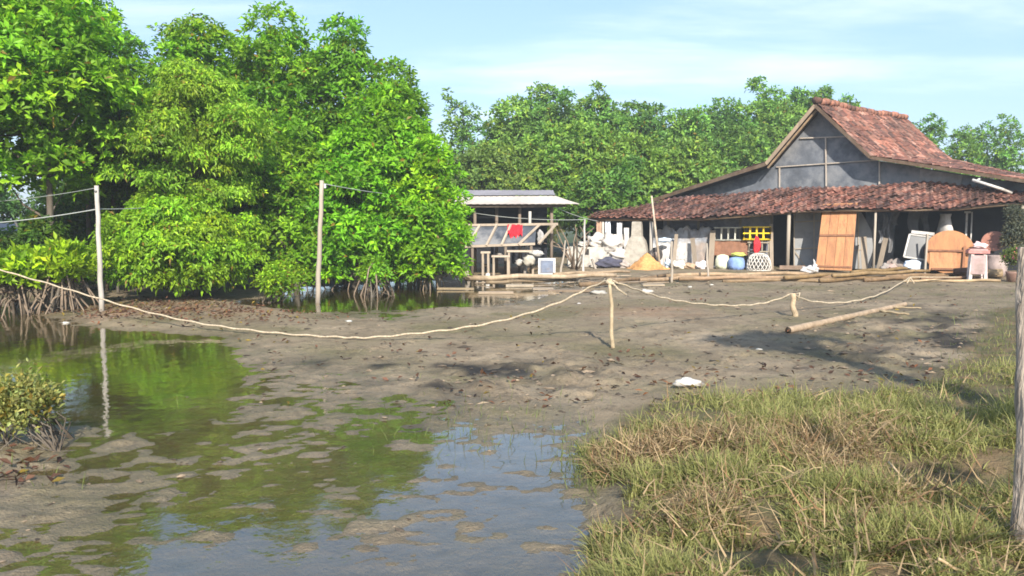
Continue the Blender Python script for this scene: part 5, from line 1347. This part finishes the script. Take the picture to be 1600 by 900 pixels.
gc = np.array([.205, .215, .075])[None] * rng.uniform(.65, 1.35, (n, 1)); mixy = rng.random((n, 1)) ** 1.3
gc = gc * (1 - mixy * .6) + np.array([.36, .34, .13]) * mixy * .6
blades(rng, P[g], H, rng.uniform(.005, .0125, n), np.abs(rng.normal(0, .38, n)), rng.uniform(0, 6.28, n), rng.uniform(.1, .9, n), gc, M['grass'], 'green_grass')
g = isdry; n = g.sum()
H = rng.uniform(.09, .23, n); gc = np.array([.39, .285, .165])[None] * rng.uniform(.40, 1.25, (n, 1)); rd = rng.random((n, 1)); gc = np.where(rd < .22, gc * np.array([.75, .62, .58]), gc)
P2 = P[g].copy(); P2[:, 2] += rng.uniform(0, .09, n)
blades(rng, P2, H, rng.uniform(.005, .011, n), rng.uniform(.75, 1.6, n), rng.uniform(0, 6.28, n), rng.uniform(-.5, .9, n), gc, M['grass'], 'dry_grass')
# a few long straws
for k, (x0, y0, x1, y1, lb) in enumerate([(1388, 722, 1445, 782, 'long pale straw lying across the dry grass'), (1465, 872, 1515, 902, 'pale straw near the bottom right corner, before the grey post')]):
    a = gnd(x0, y0, .42 if k == 0 else .45); b = gnd(x1, y1, .36); pole_thing('long_straw', lb, a, b, .007, .004, 'bamboo', 'straw', None, (1.2, 1.1, .9), 5)
# sparse sprouts on the mud and the pond edge
spots = [(760, 665, 95, 26, 260), (930, 720, 26, 30, 420), (905, 720, 20, 16, 120), (600, 620, 160, 30, 60), (1560, 520, 50, 40, 500), (1400, 640, 80, 16, 120), (60, 738, 60, 12, 30), (300, 488, 120, 8, 90)]
XX, YY = [], []
for cx_, cy_, sx_, sy_, n_ in spots:
    a = rng.normal(size=(n_, 2)); 
    for u, v in a:
        q_ = gnd(cx_ + u * sx_, max(460, cy_ + v * sy_), .03); XX.append(q_[0]); YY.append(q_[1])
XX, YY = np.array(XX), np.array(YY); ZZ = height(XX, YY); kp = ZZ > -.03; XX, YY, ZZ = XX[kp], YY[kp], ZZ[kp]; n = len(XX)
blades(rng, np.stack([XX, YY, ZZ - .01], -1), rng.uniform(.05, .16, n), rng.uniform(.004, .008, n), np.abs(rng.normal(0, .3, n)), rng.uniform(0, 6.28, n), rng.uniform(0, .8, n), np.array([.15, .18, .06]) * rng.uniform(.6, 1.3, (n, 1)), M['grass'], 'sparse_grass')

# ------------------------------------------------------------------ clods, sticks and leaf litter on the mud
def clods():
    rng = np.random.default_rng(5); n = 9000
    px = rng.uniform(-60, 1620, n); py = HZ + 104 + (880 - HZ - 104) * rng.random(n) ** 1.6
    X, Y = [], []
    d = np.stack([(px - CX) / F, cp + (CY - py) / F * sp, -sp + (CY - py) / F * cp], -1); t = (.03 - CAMH) / d[:, 2]; X = d[:, 0] * t; Y = d[:, 1] * t
    Z = height(X, Y); dn = fbm(X * 1.3, Y * 1.3, 66, 3)
    w_ = np.exp(-(((px - 830) / 170) ** 2 + ((py - 600) / 32) ** 2)) + np.exp(-(((px - 1430) / 190) ** 2 + ((py - 535) / 60) ** 2)) + .8 * np.exp(-(((px - 230) / 160) ** 2 + ((py - 490) / 14) ** 2)) + .7 * np.exp(-(((px - 1000) / 450) ** 2 + ((py - 455) / 14) ** 2))
    kp = (Z > 0.004) & (rng.random(n) < .10 + .3 * np.maximum(dn, 0) + .8 * w_) & (grass_field(X, Y) < .05)
    X, Y, Z = X[kp], Y[kp], Z[kp]; n = len(X)
    ico = np.array([[0, 0, 1], [.9, 0, .3], [.28, .85, .3], [-.73, .52, .3], [-.73, -.52, .3], [.28, -.85, .3], [0, 0, -.5]])
    fc = np.array([[0, 1, 2], [0, 2, 3], [0, 3, 4], [0, 4, 5], [0, 5, 1], [6, 2, 1], [6, 3, 2], [6, 4, 3], [6, 5, 4], [6, 1, 5]])
    s = np.exp(rng.normal(-3.9, .5, n)).clip(.008, .07) * np.clip((Y / 9), .35, 1)
    V = ico[None] * (1 + rng.normal(size=(n, 7, 3)) * .25) * s[:, None, None]; V[..., 2] *= .55
    a = rng.uniform(0, 6.28, n); c, si = np.cos(a), np.sin(a)
    st = rng.uniform(1, 2.2, n)
    x = V[..., 0] * st[:, None]; y = V[..., 1]
    V = np.stack([x * c[:, None] - y * si[:, None], x * si[:, None] + y * c[:, None], V[..., 2]], -1) + np.stack([X, Y, Z], -1)[:, None]
    Fc = (np.arange(n)[:, None, None] * 7 + fc[None]).reshape(-1, 3)
    base = np.where(rng.random((n, 1)) < .6, np.array([.075, .058, .042]), np.array([.22, .165, .11])) * rng.uniform(.6, 1.4, (n, 1))
    M['clod'] = surf('mud_clod', (1, 1, 1), .3, 20, .8, bump=.4, attr=True)
    o = mesh_obj('mud_clods', V.reshape(-1, 3), Fc, M['clod'], None, np.repeat(base, 7, 0), False, origin=(0, 0, 0)); o['kind'] = 'stuff'
clods()
def litter():
    rng = np.random.default_rng(15); n = 1170
    px = np.concatenate([rng.normal(260, 130, 700), rng.uniform(0, 1500, 420), rng.normal(30, 40, 50)]); py = np.concatenate([rng.normal(488, 9, 700), rng.uniform(450, 640, 420), rng.normal(735, 14, 50)])
    d = np.stack([(px - CX) / F, cp + (CY - py) / F * sp, -sp + (CY - py) / F * cp], -1); t = (.04 - CAMH) / d[:, 2]; X = d[:, 0] * t; Y = d[:, 1] * t; Z = height(X, Y)
    kp = Z > .01; X, Y, Z = X[kp], Y[kp], Z[kp]; n = len(X)
    C = np.stack([X, Y, Z + .012], -1); A = unit(np.array([0, 0, 1.0]) + rng.normal(size=(n, 3)) * .25)
    V, q, cc = leaf_arrays(rng, C, A, .09, .04, 2, tilt=(1.2, 1.6), droop=0, col=(.095, .052, .034), var=.5, yellow=.1, spread=.02)
    o = mesh_obj('fallen_leaves', V, q, M['leaf'], None, cc, False, origin=(0, 0, 0)); o['kind'] = 'stuff'
litter()

# ------------------------------------------------------------------ more of the clutter along the house front
cl_ = [(1060, 411, 1.0, (.24, .16, .14), (.55, .52, .46), 'dusty grey-white sack slumped at the foot of the white low wall'), (1078, 414, .95, (.18, .14, .10), (.42, .30, .20), 'small brown sack at the foot of the white low wall'),
       (1095, 411, .95, (.20, .14, .13), (.60, .55, .55), 'pale sack at the right end of the white low wall'), (1046, 402, .85, (.16, .12, .16), (.48, .58, .70), 'faded blue sack between the old wheel and the white low wall'),
       (1385, 412, 1.0, (.18, .15, .15), (.30, .27, .25), 'dark grey sack in the shade right of the torn cloth'), (1402, 409, .7, (.2, .16, .2), (.22, .19, .17), 'dim brown sack deep in the shaded opening'),
       (976, 410, 1.3, (.2, .15, .12), (.38, .33, .30), 'grey rag heap at the foot of the concrete stump')]
for k, (px, py, off, r_, c, lb) in enumerate(cl_):
    p = wp(px, py, off); p = gz(p, hz(p[0], p[1]) + r_[2] * .75); mb = MB(); mb.blob(p, r_, 500 + k, .28, 18, 12, c); o = mb.build('dusty_sack', M['cloth']); tag(o, lb, 'sack')
bd_ = [(1052, 419, 1057, 366, .7, 'grey board leaning on the white low wall, its left one'), (1087, 419, 1082, 372, .7, 'narrow brown board leaning on the white low wall, near its middle'), (1110, 420, 1114, 360, .6, 'grey board leaning between the white low wall and the grey crate'),
       (1206, 420, 1205, 350, .45, 'thin board standing at the left jamb of the dark doorway'), (1372, 420, 1384, 372, .6, 'grey board slanting in the opening right of the torn cloth'), (1352, 421, 1349, 370, .6, 'narrow board leaning on the torn cloth panel')]
for k, (x0, y0, x1, y1, off, lb) in enumerate(bd_):
    a = wp(x0, y0, off + .25); a = gz(a, hz(a[0], a[1]) - .02); b = wp(x1, y1, off - .12); mb = MB(); f = (.8, .6, .75, .9, .55, .8)[k]; mb.bar(a, b, .11 + .03 * (k % 3), .025, (f, f * .95, f * .9), up=EY); o = mb.build('leaning_board', M['greywood']); tag(o, lb, 'board')
rs = random.Random(77)
mb = MB()
p0 = on_ground(960, 441)
for k in range(34):
    q = on_ground(rs.uniform(735, 1010), rs.uniform(437, 447)); an = rs.uniform(-.5, .5); L = rs.uniform(.2, .8); z0 = rs.uniform(.0, .12)
    f = rs.uniform(.5, 1.1); mb.tube([q + EZ * (.02 + z0), q + [math.cos(an) * L, math.sin(an) * L, .03 + rs.uniform(0, .12)]], rs.uniform(.010, .024), 5, (f, f * .9, f * .8))
o = mb.build('driftwood_litter', M['greywood']); o['kind'] = 'stuff'
# ------------------------------------------------------------------ camera, sun, sky
HAZE = 0.0014
cam = bpy.data.cameras.new('camera'); co = bpy.data.objects.new('camera', cam); COL.objects.link(co)
co.location = (0, 0, CAMH); co.rotation_euler = (math.pi / 2 - PITCH, 0, 0)
cam.sensor_width = 36.0; cam.lens = 36.0 * F / 1600.0; cam.clip_start = 0.05; cam.clip_end = 6000
SC.camera = co
AZ, EL = R(7), R(33)
sun = bpy.data.lights.new('sun', 'SUN'); so = bpy.data.objects.new('sun', sun); COL.objects.link(so)
sun.energy = 4.8; sun.angle = R(0.6); sun.color = (1.0, 0.93, 0.82)
from mathutils import Vector
to_sun = Vector((math.sin(AZ) * math.cos(EL), -math.cos(AZ) * math.cos(EL), math.sin(EL)))
so.rotation_euler = to_sun.to_track_quat('Z', 'Y').to_euler(); so.location = (10, -15, 14)

w = bpy.data.worlds.new('World'); SC.world = w; w.use_nodes = True
nt = w.node_tree; nt.nodes.clear(); g = N(nt)
out = g.n('ShaderNodeOutputWorld'); bg = g.n('ShaderNodeBackground'); g.l(bg.outputs[0], out.inputs[0])
sky = g.n('ShaderNodeTexSky'); sky.sky_type = 'NISHITA'; sky.sun_disc = False
sky.sun_elevation = EL; sky.sun_rotation = math.pi - AZ; sky.air_density = 1.0; sky.dust_density = 1.6; sky.ozone_density = 1.2
tc = g.n('ShaderNodeTexCoord')
# thin high cloud: streaks in the direction of view, whiter towards the horizon
sepd = g.n('ShaderNodeSeparateXYZ'); g.l(tc.outputs['Generated'], sepd.inputs[0])
zz = g.n('ShaderNodeMath', operation='ADD'); g.l(sepd.outputs[2], zz.inputs[0]); zz.inputs[1].default_value = 0.12
dx = g.n('ShaderNodeMath', operation='DIVIDE'); g.l(sepd.outputs[0], dx.inputs[0]); g.l(zz.outputs[0], dx.inputs[1])
dy = g.n('ShaderNodeMath', operation='DIVIDE'); g.l(sepd.outputs[1], dy.inputs[0]); g.l(zz.outputs[0], dy.inputs[1])
cmb = g.n('ShaderNodeCombineXYZ'); g.l(dx.outputs[0], cmb.inputs[0]); g.l(dy.outputs[0], cmb.inputs[1])
mp = g.n('ShaderNodeMapping'); mp.inputs['Rotation'].default_value = (0, 0, R(-20)); mp.inputs['Scale'].default_value = (0.55, 1.25, 1); g.l(cmb.outputs[0], mp.inputs[0])
no = g.n('ShaderNodeTexNoise'); no.inputs['Scale'].default_value = 0.85; no.inputs['Detail'].default_value = 9; no.inputs['Roughness'].default_value = 0.58; no.inputs['Distortion'].default_value = 0.35
g.l(mp.outputs[0], no.inputs[0])
mr = g.n('ShaderNodeMapRange'); mr.interpolation_type = 'SMOOTHSTEP'
for i, v in enumerate((0.47, 0.74, 0.0, 0.52)): mr.inputs[i + 1].default_value = v
g.l(no.outputs[0], mr.inputs[0])
mx = g.n('ShaderNodeMix', data_type='RGBA'); g.l(mr.outputs[0], mx.inputs['Factor'])
veil = g.n('ShaderNodeMix', data_type='RGBA'); veil.inputs['Factor'].default_value = 0.34
g.l(sky.outputs[0], veil.inputs['A']); veil.inputs['B'].default_value = (3.9, 6.2, 9.9, 1)
g.l(veil.outputs['Result'], mx.inputs['A']); mx.inputs['B'].default_value = (8.2, 8.8, 9.3, 1)
g.l(mx.outputs['Result'], bg.inputs[0]); bg.inputs[1].default_value = 0.10

# the damp morning air: far trees pale towards blue
hz_lo, hz_hi = np.array([-3200, -3200, -2.0]), np.array([3200, 3200, 12.5])
mh, nh = new_mat('morning_air'); gh = N(nh); oh = gh.n('ShaderNodeOutputMaterial'); vh = gh.n('ShaderNodeVolumePrincipled')
vh.inputs['Color'].default_value = (0.86, 0.94, 1.0, 1); vh.inputs['Density'].default_value = HAZE; vh.inputs['Anisotropy'].default_value = 0.0
gh.l(vh.outputs[0], oh.inputs['Volume'])
mbh = MB(); a, b = hz_lo, hz_hi
mbh.hexa([(a[0], a[1], a[2]), (b[0], a[1], a[2]), (b[0], b[1], a[2]), (a[0], b[1], a[2]), (a[0], a[1], b[2]), (b[0], a[1], b[2]), (b[0], b[1], b[2]), (a[0], b[1], b[2])])
kind(mbh.build('haze', mh), 'stuff')

vs = SC.view_settings; vs.view_transform = 'Standard'; vs.look = 'None'; vs.exposure = 0.82; vs.gamma = 1.0; vs.use_curve_mapping = False
SC.render.engine = 'CYCLES'
cy = SC.cycles; cy.use_denoising = True; cy.max_bounces = 8; cy.diffuse_bounces = 3; cy.glossy_bounces = 3; cy.transparent_max_bounces = 12; cy.transmission_bounces = 3
cy.caustics_reflective = False; cy.caustics_refractive = False
cy.filter_width = 1.7
